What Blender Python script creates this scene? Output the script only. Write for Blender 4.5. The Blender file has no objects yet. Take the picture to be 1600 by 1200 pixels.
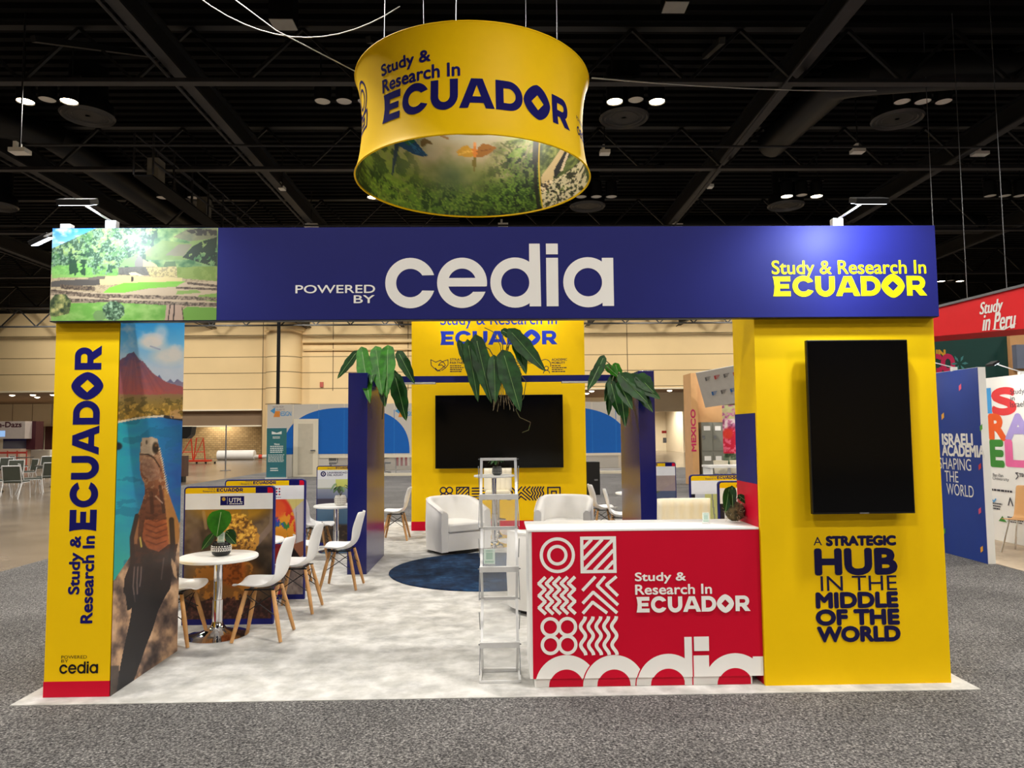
import bpy, bmesh, math, random
import numpy as np
from mathutils import Vector, Matrix, noise as mnoise
from mathutils.geometry import tessellate_polygon
rnd = random.Random(7)
PI = math.pi
sc = bpy.context.scene
COL = sc.collection

# ------------------------------------------------------------------ camera
CAM = np.array([-0.01495, -4.61953, 1.64943]); YAW, PITCH, ROLL, FPX = 0.0204382, 0.0691952, -0.0090503, 1118.764
def _basis():
    f = np.array([math.sin(YAW)*math.cos(PITCH), math.cos(YAW)*math.cos(PITCH), math.sin(PITCH)])
    r0 = np.array([math.cos(YAW), -math.sin(YAW), 0.0]); u0 = np.cross(r0, f)
    return math.cos(ROLL)*r0+math.sin(ROLL)*u0, -math.sin(ROLL)*r0+math.cos(ROLL)*u0, f
CR, CU, CF = _basis()
cam = bpy.data.cameras.new('camera'); camo = bpy.data.objects.new('camera', cam); COL.objects.link(camo)
cam.sensor_width = 36; cam.lens = FPX/1600*36; cam.clip_end = 300; cam.clip_start = 0.05
mw = Matrix.Identity(4)
for i in range(3):
    mw[i][0], mw[i][1], mw[i][2], mw[i][3] = CR[i], CU[i], -CF[i], CAM[i]
camo.matrix_world = mw
sc.camera = camo
# measuring helpers: photo pixel -> metres on a known plane of the place
def _ray(px, py): return CF+CR*(px-800)/FPX-CU*(py-600)/FPX
def fl(px, py, z=0.0):
    d = _ray(px, py); return CAM+d*((z-CAM[2])/d[2])
def at(px, py, y):
    d = _ray(px, py); return CAM+d*((y-CAM[1])/d[1])
def atx(px, py, x):
    d = _ray(px, py); return CAM+d*((x-CAM[0])/d[0])
def proj(P):
    d = np.asarray(P, float)-CAM; z = d@CF
    return 800+FPX*(d@CR)/z, 600-FPX*(d@CU)/z

# ------------------------------------------------------------------ world, view
w = bpy.data.worlds.new('hall_ambient'); sc.world = w; w.use_nodes = True
w.node_tree.nodes['Background'].inputs[0].default_value = (1.0, 0.95, 0.88, 1)
w.node_tree.nodes['Background'].inputs[1].default_value = 0.06
sc.view_settings.view_transform = 'Standard'; sc.view_settings.look = 'None'
sc.view_settings.exposure = 0.18; sc.view_settings.gamma = 1.0; sc.view_settings.use_curve_mapping = False
LAMP_W = 900.0            # each high-bay lamp of the hall
ARM_W = 70.0              # each arm floodlight on the booth

# ------------------------------------------------------------------ materials
def lin(c):
    c = np.asarray(c, float)/255.0
    return np.where(c <= 0.04045, c/12.92, ((c+0.055)/1.055)**2.4)
MATS = {}
def mat(name, rgb, rough=0.5, metal=0.0, var=0.06, vs=6.0, spec=0.5, bump=0.0, bs=60.0, coat=0.0, emit=None, es=0.0, alpha=None, trans=0.0, ior=1.45, rgb2=None):
    if name in MATS: return MATS[name]
    m = bpy.data.materials.new(name); m.use_nodes = True; MATS[name] = m
    nt = m.node_tree; N = nt.nodes; L = nt.links; b = N['Principled BSDF']
    c = lin(rgb); c2 = lin(rgb2) if rgb2 is not None else c*(1-var)
    tc = N.new('ShaderNodeTexCoord'); nz = N.new('ShaderNodeTexNoise')
    nz.inputs['Scale'].default_value = vs; nz.inputs['Detail'].default_value = 4
    L.new(tc.outputs['Object'], nz.inputs['Vector'])
    rp = N.new('ShaderNodeValToRGB'); L.new(nz.outputs['Fac'], rp.inputs['Fac'])
    rp.color_ramp.elements[0].position = 0.35; rp.color_ramp.elements[1].position = 0.65
    rp.color_ramp.elements[0].color = (*c2, 1); rp.color_ramp.elements[1].color = (*c, 1)
    L.new(rp.outputs['Color'], b.inputs['Base Color'])
    b.inputs['Roughness'].default_value = rough; b.inputs['Metallic'].default_value = metal
    b.inputs['Specular IOR Level'].default_value = spec; b.inputs['Coat Weight'].default_value = coat
    b.inputs['IOR'].default_value = ior; b.inputs['Transmission Weight'].default_value = trans
    if alpha is not None: b.inputs['Alpha'].default_value = alpha
    if emit is not None:
        b.inputs['Emission Color'].default_value = (*lin(emit), 1); b.inputs['Emission Strength'].default_value = es
    if bump:
        n2 = N.new('ShaderNodeTexNoise'); n2.inputs['Scale'].default_value = bs; n2.inputs['Detail'].default_value = 3
        L.new(tc.outputs['Object'], n2.inputs['Vector'])
        bp = N.new('ShaderNodeBump'); bp.inputs['Strength'].default_value = bump; bp.inputs['Distance'].default_value = 0.01
        L.new(n2.outputs['Fac'], bp.inputs['Height']); L.new(bp.outputs['Normal'], b.inputs['Normal'])
    return m
def print_mat(name, rough=0.45):
    if name in MATS: return MATS[name]
    m = bpy.data.materials.new(name); m.use_nodes = True; MATS[name] = m
    nt = m.node_tree; b = nt.nodes['Principled BSDF']
    a = nt.nodes.new('ShaderNodeAttribute'); a.attribute_name = 'print'
    nt.links.new(a.outputs['Color'], b.inputs['Base Color'])
    b.inputs['Roughness'].default_value = rough; b.inputs['Specular IOR Level'].default_value = 0.3
    return m
def speckle(name, stops, scale, rough=0.95, bump=0.6, scale2=None, mixc=None):
    m = bpy.data.materials.new(name); m.use_nodes = True; MATS[name] = m
    nt = m.node_tree; N = nt.nodes; L = nt.links; b = N['Principled BSDF']
    tc = N.new('ShaderNodeTexCoord'); nz = N.new('ShaderNodeTexNoise'); nz.inputs['Scale'].default_value = scale
    nz.inputs['Detail'].default_value = 6; nz.inputs['Roughness'].default_value = 0.7
    L.new(tc.outputs['Object'], nz.inputs['Vector'])
    rp = N.new('ShaderNodeValToRGB'); L.new(nz.outputs['Fac'], rp.inputs['Fac'])
    e = rp.color_ramp.elements
    while len(e) < len(stops): e.new(0.5)
    for k, (p, c) in enumerate(stops): e[k].position = p; e[k].color = (*lin(c), 1)
    out = rp.outputs['Color']
    if scale2:
        n2 = N.new('ShaderNodeTexNoise'); n2.inputs['Scale'].default_value = scale2; n2.inputs['Detail'].default_value = 5
        L.new(tc.outputs['Object'], n2.inputs['Vector'])
        r2 = N.new('ShaderNodeValToRGB'); L.new(n2.outputs['Fac'], r2.inputs['Fac'])
        r2.color_ramp.elements[0].position = 0.4; r2.color_ramp.elements[1].position = 0.62
        r2.color_ramp.elements[0].color = (*lin(mixc), 1); r2.color_ramp.elements[1].color = (1, 1, 1, 1)
        mx = N.new('ShaderNodeMix'); mx.data_type = 'RGBA'; mx.blend_type = 'MULTIPLY'; mx.inputs[0].default_value = 1.0
        L.new(out, mx.inputs[6]); L.new(r2.outputs['Color'], mx.inputs[7]); out = mx.outputs[2]
    L.new(out, b.inputs['Base Color']); b.inputs['Roughness'].default_value = rough
    b.inputs['Specular IOR Level'].default_value = 0.25 if rough > 0.6 else 0.5
    if bump:
        bp = N.new('ShaderNodeBump'); bp.inputs['Strength'].default_value = bump; bp.inputs['Distance'].default_value = 0.006
        L.new(nz.outputs['Fac'], bp.inputs['Height']); L.new(bp.outputs['Normal'], b.inputs['Normal'])
    return m
YEL = mat('yellow_laminate', (240, 196, 0), 0.55, var=0.02, spec=0.2)
NAVY = mat('navy_laminate', (26, 30, 106), 0.55, var=0.04, spec=0.25)
NAVYG = mat('navy_gloss_panel', (26, 30, 100), 0.22, var=0.04, spec=0.5)
RED = mat('crimson_laminate', (200, 8, 44), 0.5, var=0.03, spec=0.2)
INK = mat('navy_vinyl', (28, 26, 96), 0.8, var=0.03, spec=0.05)
INKD = mat('dark_ink_vinyl', (24, 20, 66), 0.55, var=0.03, spec=0.2)
INKB = mat('blue_vinyl', (36, 60, 180), 0.55, var=0.03, spec=0.2)
BLACKINK = mat('black_vinyl', (24, 20, 24), 0.55, var=0.03, spec=0.2)
WVIN = mat('white_vinyl', (240, 238, 234), 0.5, var=0.02, spec=0.2)
YVIN = mat('lemon_vinyl', (245, 235, 10), 0.5, var=0.02, spec=0.2)
WHITE = mat('white_laminate', (243, 243, 240), 0.35, var=0.02)
PLAST = mat('white_plastic', (240, 240, 240), 0.3, var=0.02)
CHROME = mat('chrome', (225, 225, 228), 0.08, 1.0, var=0.03)
ALU = mat('brushed_aluminium', (222, 222, 222), 0.45, 0.35, var=0.08, vs=20)
STEEL = mat('grey_steel', (140, 142, 146), 0.45, 0.8, var=0.1)
WOODLEG = mat('beech_dowel', (206, 154, 96), 0.5, var=0.2, vs=14)
BLKMET = mat('black_metal', (22, 22, 24), 0.45, 0.3, var=0.1)
LEATH = mat('white_leather', (240, 238, 234), 0.45, var=0.04, bump=0.08, bs=90)
CREAM = mat('cream_leather', (244, 236, 214), 0.45, var=0.05, bump=0.08, bs=90)
BLKGLASS = mat('black_screen', (5, 5, 6), 0.12, var=0.1, spec=0.22)
BLKPL = mat('black_plastic', (10, 10, 11), 0.4, var=0.1)
LEAF = mat('glossy_leaf', (26, 76, 20), 0.45, rgb2=(14, 46, 14), vs=9, spec=0.3)
LEAFL = mat('bright_leaf', (46, 112, 18), 0.55, spec=0.12, rgb2=(26, 76, 12), vs=9)
VEIN = mat('pale_leaf_vein', (112, 150, 84), 0.5)
STEMM = mat('plant_stem', (92, 66, 40), 0.6, rgb2=(70, 90, 40), vs=14)
MOSS = mat('moss_ball', (104, 88, 58), 0.95, rgb2=(48, 46, 28), vs=40, bump=1.0, bs=60)
ROOT = mat('aerial_root', (196, 180, 150), 0.8, rgb2=(120, 104, 78), vs=30)
ACRYL = mat('clear_acrylic', (250, 252, 252), 0.05, var=0.0, alpha=0.1)
PRINT = print_mat('printed_graphic')

# ------------------------------------------------------------------ mesh builder
class MB:
    def __init__(s): s.v = []; s.f = []; s.m = []
    def add(s, vs, fs, m=0):
        o = len(s.v); s.v += [tuple(p) for p in vs]; s.f += [tuple(o+i for i in f) for f in fs]; s.m += [m]*len(fs); return s
    def box(s, x0, y0, z0, x1, y1, z1, m=0):
        if x0 > x1: x0, x1 = x1, x0
        if y0 > y1: y0, y1 = y1, y0
        if z0 > z1: z0, z1 = z1, z0
        v = [(x, y, z) for z in (z0, z1) for y in (y0, y1) for x in (x0, x1)]
        return s.add(v, [(0, 2, 3, 1), (4, 5, 7, 6), (0, 1, 5, 4), (2, 6, 7, 3), (0, 4, 6, 2), (1, 3, 7, 5)], m)
    def obox(s, c, ax, ay, az, m=0):
        c, ax, ay, az = map(Vector, (c, ax, ay, az))
        v = [c+ax*i+ay*j+az*k for k in (-1, 1) for j in (-1, 1) for i in (-1, 1)]
        return s.add(v, [(0, 2, 3, 1), (4, 5, 7, 6), (0, 1, 5, 4), (2, 6, 7, 3), (0, 4, 6, 2), (1, 3, 7, 5)], m)
    def bar(s, a, b, w, h, m=0, up=(0, 0, 1)):
        a, b = Vector(a), Vector(b); d = b-a; t = d.normalized(); u = Vector(up)
        if abs(t.dot(u)) > 0.95: u = Vector((1, 0, 0))
        x = t.cross(u).normalized(); u = x.cross(t)
        return s.obox((a+b)/2, d/2, x*w/2, u*h/2, m)
    def tube(s, pts, r, n=8, m=0, cap=True):
        pts = [Vector(p) for p in pts]; k = len(pts)
        rs = r if isinstance(r, (list, tuple)) else [r]*k
        ref = None; o = len(s.v)
        for i, p in enumerate(pts):
            t = (pts[min(i+1, k-1)]-pts[max(i-1, 0)])
            t = t.normalized() if t.length > 1e-9 else Vector((0, 0, 1))
            if ref is None:
                ref = t.orthogonal().normalized()
            else:
                ref = (ref-t*ref.dot(t)); ref = ref.normalized() if ref.length > 1e-6 else t.orthogonal().normalized()
            bn = t.cross(ref)
            for j in range(n):
                a = 2*PI*j/n; s.v.append(tuple(p+(ref*math.cos(a)+bn*math.sin(a))*rs[i]))
        for i in range(k-1):
            for j in range(n):
                a = o+i*n+j; b = o+i*n+(j+1) % n; s.f.append((a, b, b+n, a+n)); s.m.append(m)
        if cap:
            s.f.append(tuple(o+j for j in reversed(range(n)))); s.f.append(tuple(o+(k-1)*n+j for j in range(n))); s.m += [m, m]
        return s
    def lathe(s, prof, c=(0, 0, 0), n=28, m=0, capb=True, capt=True):
        o = len(s.v); k = len(prof)
        for r, z in prof:
            for j in range(n):
                a = 2*PI*j/n; s.v.append((c[0]+r*math.cos(a), c[1]+r*math.sin(a), c[2]+z))
        for i in range(k-1):
            for j in range(n):
                a = o+i*n+j; b = o+i*n+(j+1) % n; s.f.append((a, b, b+n, a+n)); s.m.append(m)
        if capb: s.f.append(tuple(o+j for j in reversed(range(n)))); s.m.append(m)
        if capt: s.f.append(tuple(o+(k-1)*n+j for j in range(n))); s.m.append(m)
        return s
    def grid(s, fn, nu, nv, m=0, flip=False):
        o = len(s.v)
        for j in range(nv+1):
            for i in range(nu+1): s.v.append(tuple(fn(i/nu, j/nv)))
        for j in range(nv):
            for i in range(nu):
                a = o+j*(nu+1)+i; q = (a, a+1, a+nu+2, a+nu+1)
                s.f.append(tuple(reversed(q)) if flip else q); s.m.append(m)
        return s
    def prism(s, loop, axis, a0, a1, m=0):
        # closed 2D loop extruded along 'axis' between a0 and a1
        def mp(p, a): return {'x': (a, p[0], p[1]), 'y': (p[0], a, p[1]), 'z': (p[0], p[1], a)}[axis]
        n = len(loop); v = [mp(p, a0) for p in loop]+[mp(p, a1) for p in loop]
        f = [tuple(range(n)), tuple(reversed(range(n, 2*n)))]+[(i, i+n, (i+1) % n+n, (i+1) % n) for i in range(n)]
        return s.add(v, f, m)
    def build(s, name, mats, parent=None, smooth=False, bevel=0.0, world=True, subsurf=0, solid=0.0, fixn=True, auto=None):
        me = bpy.data.meshes.new(name)
        v = s.v
        if parent is not None and world:
            r = parent
            while r.parent is not None: r = r.parent
            iv = (Matrix.Translation(r.location) @ r.rotation_euler.to_matrix().to_4x4()).inverted()
            v = [tuple(iv @ Vector(p)) for p in v]
        me.from_pydata(v, [], s.f)
        if not isinstance(mats, (list, tuple)): mats = [mats]
        for m in mats: me.materials.append(m)
        me.polygons.foreach_set('material_index', s.m)
        if fixn:
            bm = bmesh.new(); bm.from_mesh(me); bmesh.ops.recalc_face_normals(bm, faces=bm.faces); bm.to_mesh(me); bm.free()
        if smooth:
            me.polygons.foreach_set('use_smooth', [True]*len(me.polygons))
            if auto: me.set_sharp_from_angle(angle=auto)
        o = bpy.data.objects.new(name, me); COL.objects.link(o)
        if parent is not None: o.parent = parent
        if solid:
            md = o.modifiers.new('thickness', 'SOLIDIFY'); md.thickness = solid; md.offset = 0
        if bevel:
            md = o.modifiers.new('bevel', 'BEVEL'); md.width = bevel; md.segments = 2; md.limit_method = 'ANGLE'; md.angle_limit = 0.6
        if subsurf:
            md = o.modifiers.new('subdivision', 'SUBSURF'); md.levels = subsurf; md.render_levels = subsurf
        return o
def tag(o, label, cat=None, group=None, kind=None):
    if label: o['label'] = label
    if cat: o['category'] = cat
    if group: o['group'] = group
    if kind: o['kind'] = kind
    return o
def thing(name, loc, label, cat, group=None, rz=0.0):
    o = bpy.data.objects.new(name, None); COL.objects.link(o); o.empty_display_size = 0.1
    o.location = loc; o.rotation_euler = (0, 0, rz)
    return tag(o, label, cat, group)
def struct(o): o['kind'] = 'structure'; return o
def copy_tree(o, loc=None, rz=None, label=None, group=None, parent=None):
    c = o.copy(); COL.objects.link(c)
    if parent is not None: c.parent = parent
    else:
        if loc is not None: c.location = loc
        if rz is not None: c.rotation_euler = (0, 0, rz)
        if label: c['label'] = label
        if group: c['group'] = group
    for ch in list(o.children): copy_tree(ch, parent=c)
    return c

# ------------------------------------------------------------------ flat artwork (lettering, icons)
_tc = {}
def text_loops(body):
    if body in _tc: return _tc[body]
    cu = bpy.data.curves.new('lettering', 'FONT'); cu.body = body; cu.resolution_u = 5
    ob = bpy.data.objects.new('lettering', cu); COL.objects.link(ob)
    dg = bpy.context.evaluated_depsgraph_get(); dg.update()
    me = bpy.data.meshes.new_from_object(ob.evaluated_get(dg))
    v = np.array([(p.co.x, p.co.y) for p in me.vertices]) if len(me.vertices) else np.zeros((0, 2))
    f = [tuple(p.vertices) for p in me.polygons]
    bpy.data.objects.remove(ob); bpy.data.curves.remove(cu); bpy.data.meshes.remove(me)
    _tc[body] = (v, f); return v, f
def arc(cx, cy, rx, a0, a1, n=24, ry=None):
    ry = rx if ry is None else ry
    return [(cx+rx*math.cos(math.radians(a0+(a1-a0)*i/n)), cy+ry*math.sin(math.radians(a0+(a1-a0)*i/n))) for i in range(n+1)]
def _ecuador():
    G = []
    E = [[(0, 0), (.9, 0), (.9, .25), (.36, .25), (.36, .39), (.82, .39), (.82, .61), (.36, .61), (.36, .75), (.9, .75), (.9, 1), (0, 1), (.05, .8), (.08, .5), (.05, .2)]]
    C = [arc(.56, .5, .56, 27, 333, 40, .53)+arc(.56, .5, .29, 322, 38, 34, .27)]
    U = [[(0, 1), (.29, 1)]+[(.29, .47)]+arc(.5, .45, .21, 180, 360, 16, .21)+[(.71, 1), (1, 1)]+arc(.5, .46, .5, 0, -180, 24, .49)]
    A = [[(0, 0), (.42, 1), (.83, 1), (1.25, 0), (.93, 0), (.86, .18), (.38, .18), (.31, 0)], [(.47, .4), (.77, .4), (.62, .78)]]
    D = [[(0, 0)]+arc(.48, .5, .54, -90, 90, 24, .5)+[(0, 1)], [(.29, .25)]+arc(.47, .5, .27, -90, 90, 16, .25)+[(.29, .75)]]
    O = [[(.6*math.copysign(abs(math.cos(a))**1.25, math.cos(a))+.6, .5+.6*math.copysign(abs(math.sin(a))**1.25, math.sin(a))) for a in [2*PI*i/48 for i in range(48)]], [(.6, .24), (.87, .5), (.6, .76), (.33, .5)]]
    R = [[(0, 0), (.29, 0), (.29, .3), (.42, .3), (.66, -.0), (1.04, 0), (.76, .36)]+arc(.6, .65, .36, -55, 90, 18, .35)+[(0, 1)], [(.29, .53)]+arc(.56, .65, .13, -90, 90, 10, .12)+[(.29, .77)]]
    x = 0
    for g, wd in ((E, .9), (C, 1.07), (U, 1.0), (A, 1.25), (D, 1.02), (O, 1.2), (R, 1.04)):
        G.append([[(p[0]+x, p[1]) for p in l] for l in g]); x += wd+(.03 if g in (D,) else .1 if g not in (U, A) else .04)
    return G, x-.1
ECU, ECUW = _ecuador()
def _cedia():
    G = []
    R, r = 1.0, .565
    G.append([arc(1, 1, R, 18, 342, 44)+arc(1, 1, r, 328, 32, 36)])
    cx = 3.07
    G.append([arc(cx, 1, R, -8, 339, 48)+[(cx+.5, 1-.36)]+arc(cx, 1, r, 321, 195, 26)+[(cx+.93, 1-.15)], arc(cx, 1, r, 20, 160, 18)])
    cx = 5.2
    G.append([arc(cx, 1, R, 0, 360, 48)[:-1], arc(cx, 1, r, 0, 360, 40)[:-1]]); G.append([[(cx+.57, .05), (cx+1.03, .05), (cx+1.0, 2.55), (cx+.57, 2.55)]])
    G.append([[(6.45, .05), (6.93, .05), (6.93, 1.98), (6.45, 1.98)]]); G.append([[(6.45, 2.12), (6.93, 2.12), (6.93, 2.55), (6.45, 2.55)]])
    cx = 8.13
    G.append([arc(cx, 1, R, 0, 360, 48)[:-1], arc(cx, 1, r, 0, 360, 40)[:-1]]); G.append([[(cx+.57, .05), (cx+1.03, .05), (cx+1.03, 1.97), (cx+.57, 1.97)]])
    return G
CED = _cedia(); CEDW = 9.16
class Art:
    def __init__(s): s.v = []; s.f = []; s.m = []; s.L = 0
    def tri(s, vs, fs, m):
        o = len(s.v); s.v += [(p[0], p[1], s.L) for p in vs]
        for f in fs:
            a = sum(vs[f[i]][0]*vs[f[(i+1) % len(f)]][1]-vs[f[(i+1) % len(f)]][0]*vs[f[i]][1] for i in range(len(f)))
            s.f.append(tuple(o+i for i in (f if a > 0 else reversed(f)))); s.m.append(m)
        s.L += 0.06
    def poly(s, loops, m=0):
        vs = [p for l in loops for p in l]
        fs = tessellate_polygon([[Vector((p[0], p[1], 0)) for p in l] for l in loops])
        s.tri(vs, fs, m); return s
    def rect(s, x0, y0, x1, y1, m=0): return s.poly([[(x0, y0), (x1, y0), (x1, y1), (x0, y1)]], m)
    def ring(s, cx, cy, r1, r0, m=0, a0=0, a1=360, n=36):
        o = arc(cx, cy, r1, a0, a1, n); i = arc(cx, cy, r0, a0, a1, n)
        s.tri(o+i, [(k, k+1, k+n+2, k+n+1) for k in range(n)], m); return s
    def disc(s, cx, cy, r, m=0, ry=None): return s.poly([arc(cx, cy, r, 0, 360, 28, ry)[:-1]], m)
    def stroke(s, pts, wd, m=0):
        for (x0, y0), (x1, y1) in zip(pts[:-1], pts[1:]):
            d = math.hypot(x1-x0, y1-y0) or 1e-6; nx, ny = -(y1-y0)/d*wd/2, (x1-x0)/d*wd/2; ex, ey = (x1-x0)/d*wd*.2, (y1-y0)/d*wd*.2
            s.tri([(x0+nx-ex, y0+ny-ey), (x1+nx+ex, y1+ny+ey), (x1-nx+ex, y1-ny+ey), (x0-nx-ex, y0-ny-ey)], [(0, 1, 2, 3)], m)
        return s
    def fit(s, G, w0, h0, h1, box, m):
        x0, y0, x1, y1 = box
        for g in G: s.poly([[(x0+p[0]/w0*(x1-x0), y0+(p[1]-h0)/(h1-h0)*(y1-y0)) for p in l] for l in g], m)
        s.L += 1; return s
    def ecuador(s, box, m=0): return s.fit(ECU, ECUW, 0, 1, box, m)
    def cedia(s, box, m=0): return s.fit(CED, CEDW, 0, 2.55, box, m)
    def text(s, body, box, m=0, bold=0.0, caps=None):
        v, f = text_loops(body)
        if not len(v): return s
        lo, hi = v.min(0), v.max(0); x0, y0, x1, y1 = box
        w = [(x0+(p[0]-lo[0])/(hi[0]-lo[0])*(x1-x0), y0+(p[1]-lo[1])/(hi[1]-lo[1])*(y1-y0)) for p in v]
        s.tri(w, f, m)
        if bold:
            for k in range(8):
                a = 2*PI*k/8; s.tri([(p[0]+bold*math.cos(a), p[1]+bold*math.sin(a)) for p in w], f, m)
        s.L += 1; return s
    def lines(s, box, n, m=0, fill=.5, ragged=.3, seed=1):
        r = random.Random(seed); x0, y0, x1, y1 = box; h = (y1-y0)/n
        for i in range(n):
            y = y1-(i+1)*h; e = x1-(x1-x0)*ragged*r.random(); x = x0
            while x < e-1e-6:
                wd = min(e-x, (x1-x0)*r.uniform(.08, .2)); s.rect(x, y+h*(1-fill)/2, x+wd, y+h*(1+fill)/2, m); x += wd+(x1-x0)*.025
        s.L += 1; return s
    def icons(s, kind, x0, y0, x1, y1, m=0, wd=None):
        w, h = x1-x0, y1-y0; t = wd or w*.09; cx, cy = (x0+x1)/2, (y0+y1)/2
        if kind == 'rings': s.ring(cx, cy, w/2, w/2-t, m); s.ring(cx, cy, w*.29, w*.29-t, m)
        elif kind == 'four':
            q = w/4+t*.2
            for i in (-1, 1):
                for j in (-1, 1): s.ring(cx+i*(w/2-q), cy+j*(h/2-q), q, q-t, m)
        elif kind == 'diag':
            for (a, b, c, d) in ((x0, y0, x1, y0+t), (x0, y1-t, x1, y1), (x0, y0, x0+t, y1), (x1-t, y0, x1, y1)): s.rect(a, b, c, d, m)
            for k in np.linspace(-.6, .6, 5):
                a = (max(x0, x0+k*w), max(y0, y0-k*h)); b = (min(x1, x1+k*w), min(y1, y1-k*h)); 
                a = (max(x0, x0-k*w)+t, max(y0, y0+k*h)+t); b = (min(x1, x1-k*w)-t, min(y1, y1+k*h)-t); s.stroke([a, b], t, m)
        elif kind == 'zig':
            for i in range(5):
                x = x0+w*(i+.25)/5; a = w*.085; s.stroke([(x+a*(1 if k % 2 == 0 else -1), y1-h*k/6) for k in range(7)], t, m)
        elif kind == 'wave':
            for i in range(5):
                x = x0+w*(i+.35)/5; s.stroke([(x+w*.06*math.cos(2*PI*2*k/32), y1-h*k/32) for k in range(33)], t, m)
        elif kind == 'chev':
            for pl_ in ([(0, .36), (.36, 0)], [(.64, 0), (.42, .24), (1, .78)], [(.97, 0), (.69, .22), (1, .52)], [(0, .72), (.3, .42), (.97, 1)], [(0, 1), (.28, .7), (.68, 1)]): s.stroke([(x0+a*w, y1-b*h) for a, b in pl_], t, m)
        elif kind == 'bars':
            for k in range(5): s.rect(x0, y0+h*(k*.21), x1, y0+h*(k*.21+.1), m)
        elif kind == 'nest':
            for q in (0, .28):
                a, b, c, d = x0+w*q, y0+h*q, x1-w*q, y1-h*q
                for (p, r, u, v) in ((a, b, c, b+t), (a, d-t, c, d), (a, b, a+t, d), (c-t, b, c, d)): s.rect(p, r, u, v, m)
        elif kind == 'arch': s.ring(cx, y0, w/2, w/2-t, m, 0, 180); s.ring(cx, y0, w*.3, w*.3-t, m, 0, 180)
        s.L += 1; return s
    def build(s, name, mats, parent, mp, clip=None, cuts=None, off=0.0012, label=None):
        if not isinstance(mats, (list, tuple)): mats = [mats]
        bm = bmesh.new(); vs = [bm.verts.new(p) for p in s.v]
        for f, m in zip(s.f, s.m):
            try: fc = bm.faces.new([vs[i] for i in f]); fc.material_index = m
            except ValueError: pass
        def geom(): return list(bm.verts)+list(bm.edges)+list(bm.faces)
        for co, no in (clip or []): bmesh.ops.bisect_plane(bm, geom=geom(), plane_co=co, plane_no=no, clear_outer=True)
        for co, no in (cuts or []): bmesh.ops.bisect_plane(bm, geom=geom(), plane_co=co, plane_no=no)
        r = parent
        while r.parent is not None: r = r.parent
        iv = (Matrix.Translation(r.location) @ r.rotation_euler.to_matrix().to_4x4()).inverted()
        for v in bm.verts: v.co = iv @ Vector(mp(v.co.x, v.co.y, off+v.co.z*0.00025))
        me = bpy.data.meshes.new(name); bm.to_mesh(me); bm.free()
        for m in mats: me.materials.append(m)
        o = bpy.data.objects.new(name, me); COL.objects.link(o); o.parent = parent
        if label: o['label'] = label
        return o
def front(y): return lambda u, v, d: (u, y-d, v)                 # faces the aisle (-y): u = x, v = z
def front_up(y): return lambda u, v, d: (-v, y-d, u)             # lettering that reads upwards
def facex(x): return lambda u, v, d: (x-d, -u, v)                # faces -x: u = -y
def pb(x0, y0, x1, y1, Y):                                        # pixel box -> (u0,v0,u1,v1) on plane y=Y
    a = at(x0, (y0+y1)/2, Y); b = at(x1, (y0+y1)/2, Y); t = at((x0+x1)/2, y0, Y); l = at((x0+x1)/2, y1, Y)
    return (a[0], l[2], b[0], t[2])
def pbu(x0, y0, x1, y1, Y):                                       # the same for lettering turned to read upwards
    b = pb(x0, y0, x1, y1, Y); return (b[1], -b[2], b[3], -b[0])

# ------------------------------------------------------------------ printed pictures: painted point colours on a fine mesh
class Paint:
    def __init__(s, X, Y, seed=0):
        s.X, s.Y = X, Y; s.c = np.zeros(X.shape+(3,)); s.rs = np.random.RandomState(seed)
    def vn(s, sx, sy=None, oct=4, seed=0):
        sy = sy or sx; out = np.zeros(s.X.shape); amp = 1.0; tot = 0.0
        for o in range(oct):
            g = np.random.RandomState(seed*31+o).rand(64, 64)
            x = s.X/sx*2**o+13.7*o; y = s.Y/sy*2**o+7.3*o
            xi = np.floor(x).astype(int); yi = np.floor(y).astype(int); fx = x-xi; fy = y-yi
            fx = fx*fx*(3-2*fx); fy = fy*fy*(3-2*fy)
            q = lambda a, b: g[(yi+b) % 64, (xi+a) % 64]
            out += amp*((q(0, 0)*(1-fx)+q(1, 0)*fx)*(1-fy)+(q(0, 1)*(1-fx)+q(1, 1)*fx)*fy); tot += amp; amp *= .55
        return out/tot
    def put(s, mask, col, a=1.0):
        k = np.clip(np.asarray(mask, float)*a, 0, 1)[..., None]; c = np.asarray(col, float)
        s.c = s.c*(1-k)+c*k; return s
    def inpoly(s, pts):
        r = np.zeros(s.X.shape, bool); n = len(pts)
        for i in range(n):
            x0, y0 = pts[i]; x1, y1 = pts[(i+1) % n]
            if y0 == y1: continue
            c = ((y0 <= s.Y) != (y1 <= s.Y)) & (s.X < (x1-x0)*(s.Y-y0)/(y1-y0)+x0); r ^= c
        return r
    def poly(s, pts, col, a=1.0): return s.put(s.inpoly(pts), col, a)
    def ell(s, cx, cy, rx, ry, col, a=1.0, soft=.15):
        d = np.sqrt(((s.X-cx)/rx)**2+((s.Y-cy)/ry)**2); return s.put(np.clip((1-d)/soft+.5, 0, 1), col, a)
    def line(s, pts, wd, col, a=1.0):
        d = np.full(s.X.shape, 1e9)
        for (x0, y0), (x1, y1) in zip(pts[:-1], pts[1:]):
            L = (x1-x0)**2+(y1-y0)**2 or 1e-9; t = np.clip(((s.X-x0)*(x1-x0)+(s.Y-y0)*(y1-y0))/L, 0, 1)
            d = np.minimum(d, np.hypot(s.X-x0-t*(x1-x0), s.Y-y0-t*(y1-y0)))
        return s.put(np.clip(wd/2-d+.5, 0, 1), col, a)
    def ramp(s, t, stops):
        xs = [p for p, _ in stops]; return np.stack([np.interp(t, xs, [c[k] for _, c in stops]) for k in range(3)], -1)
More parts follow.
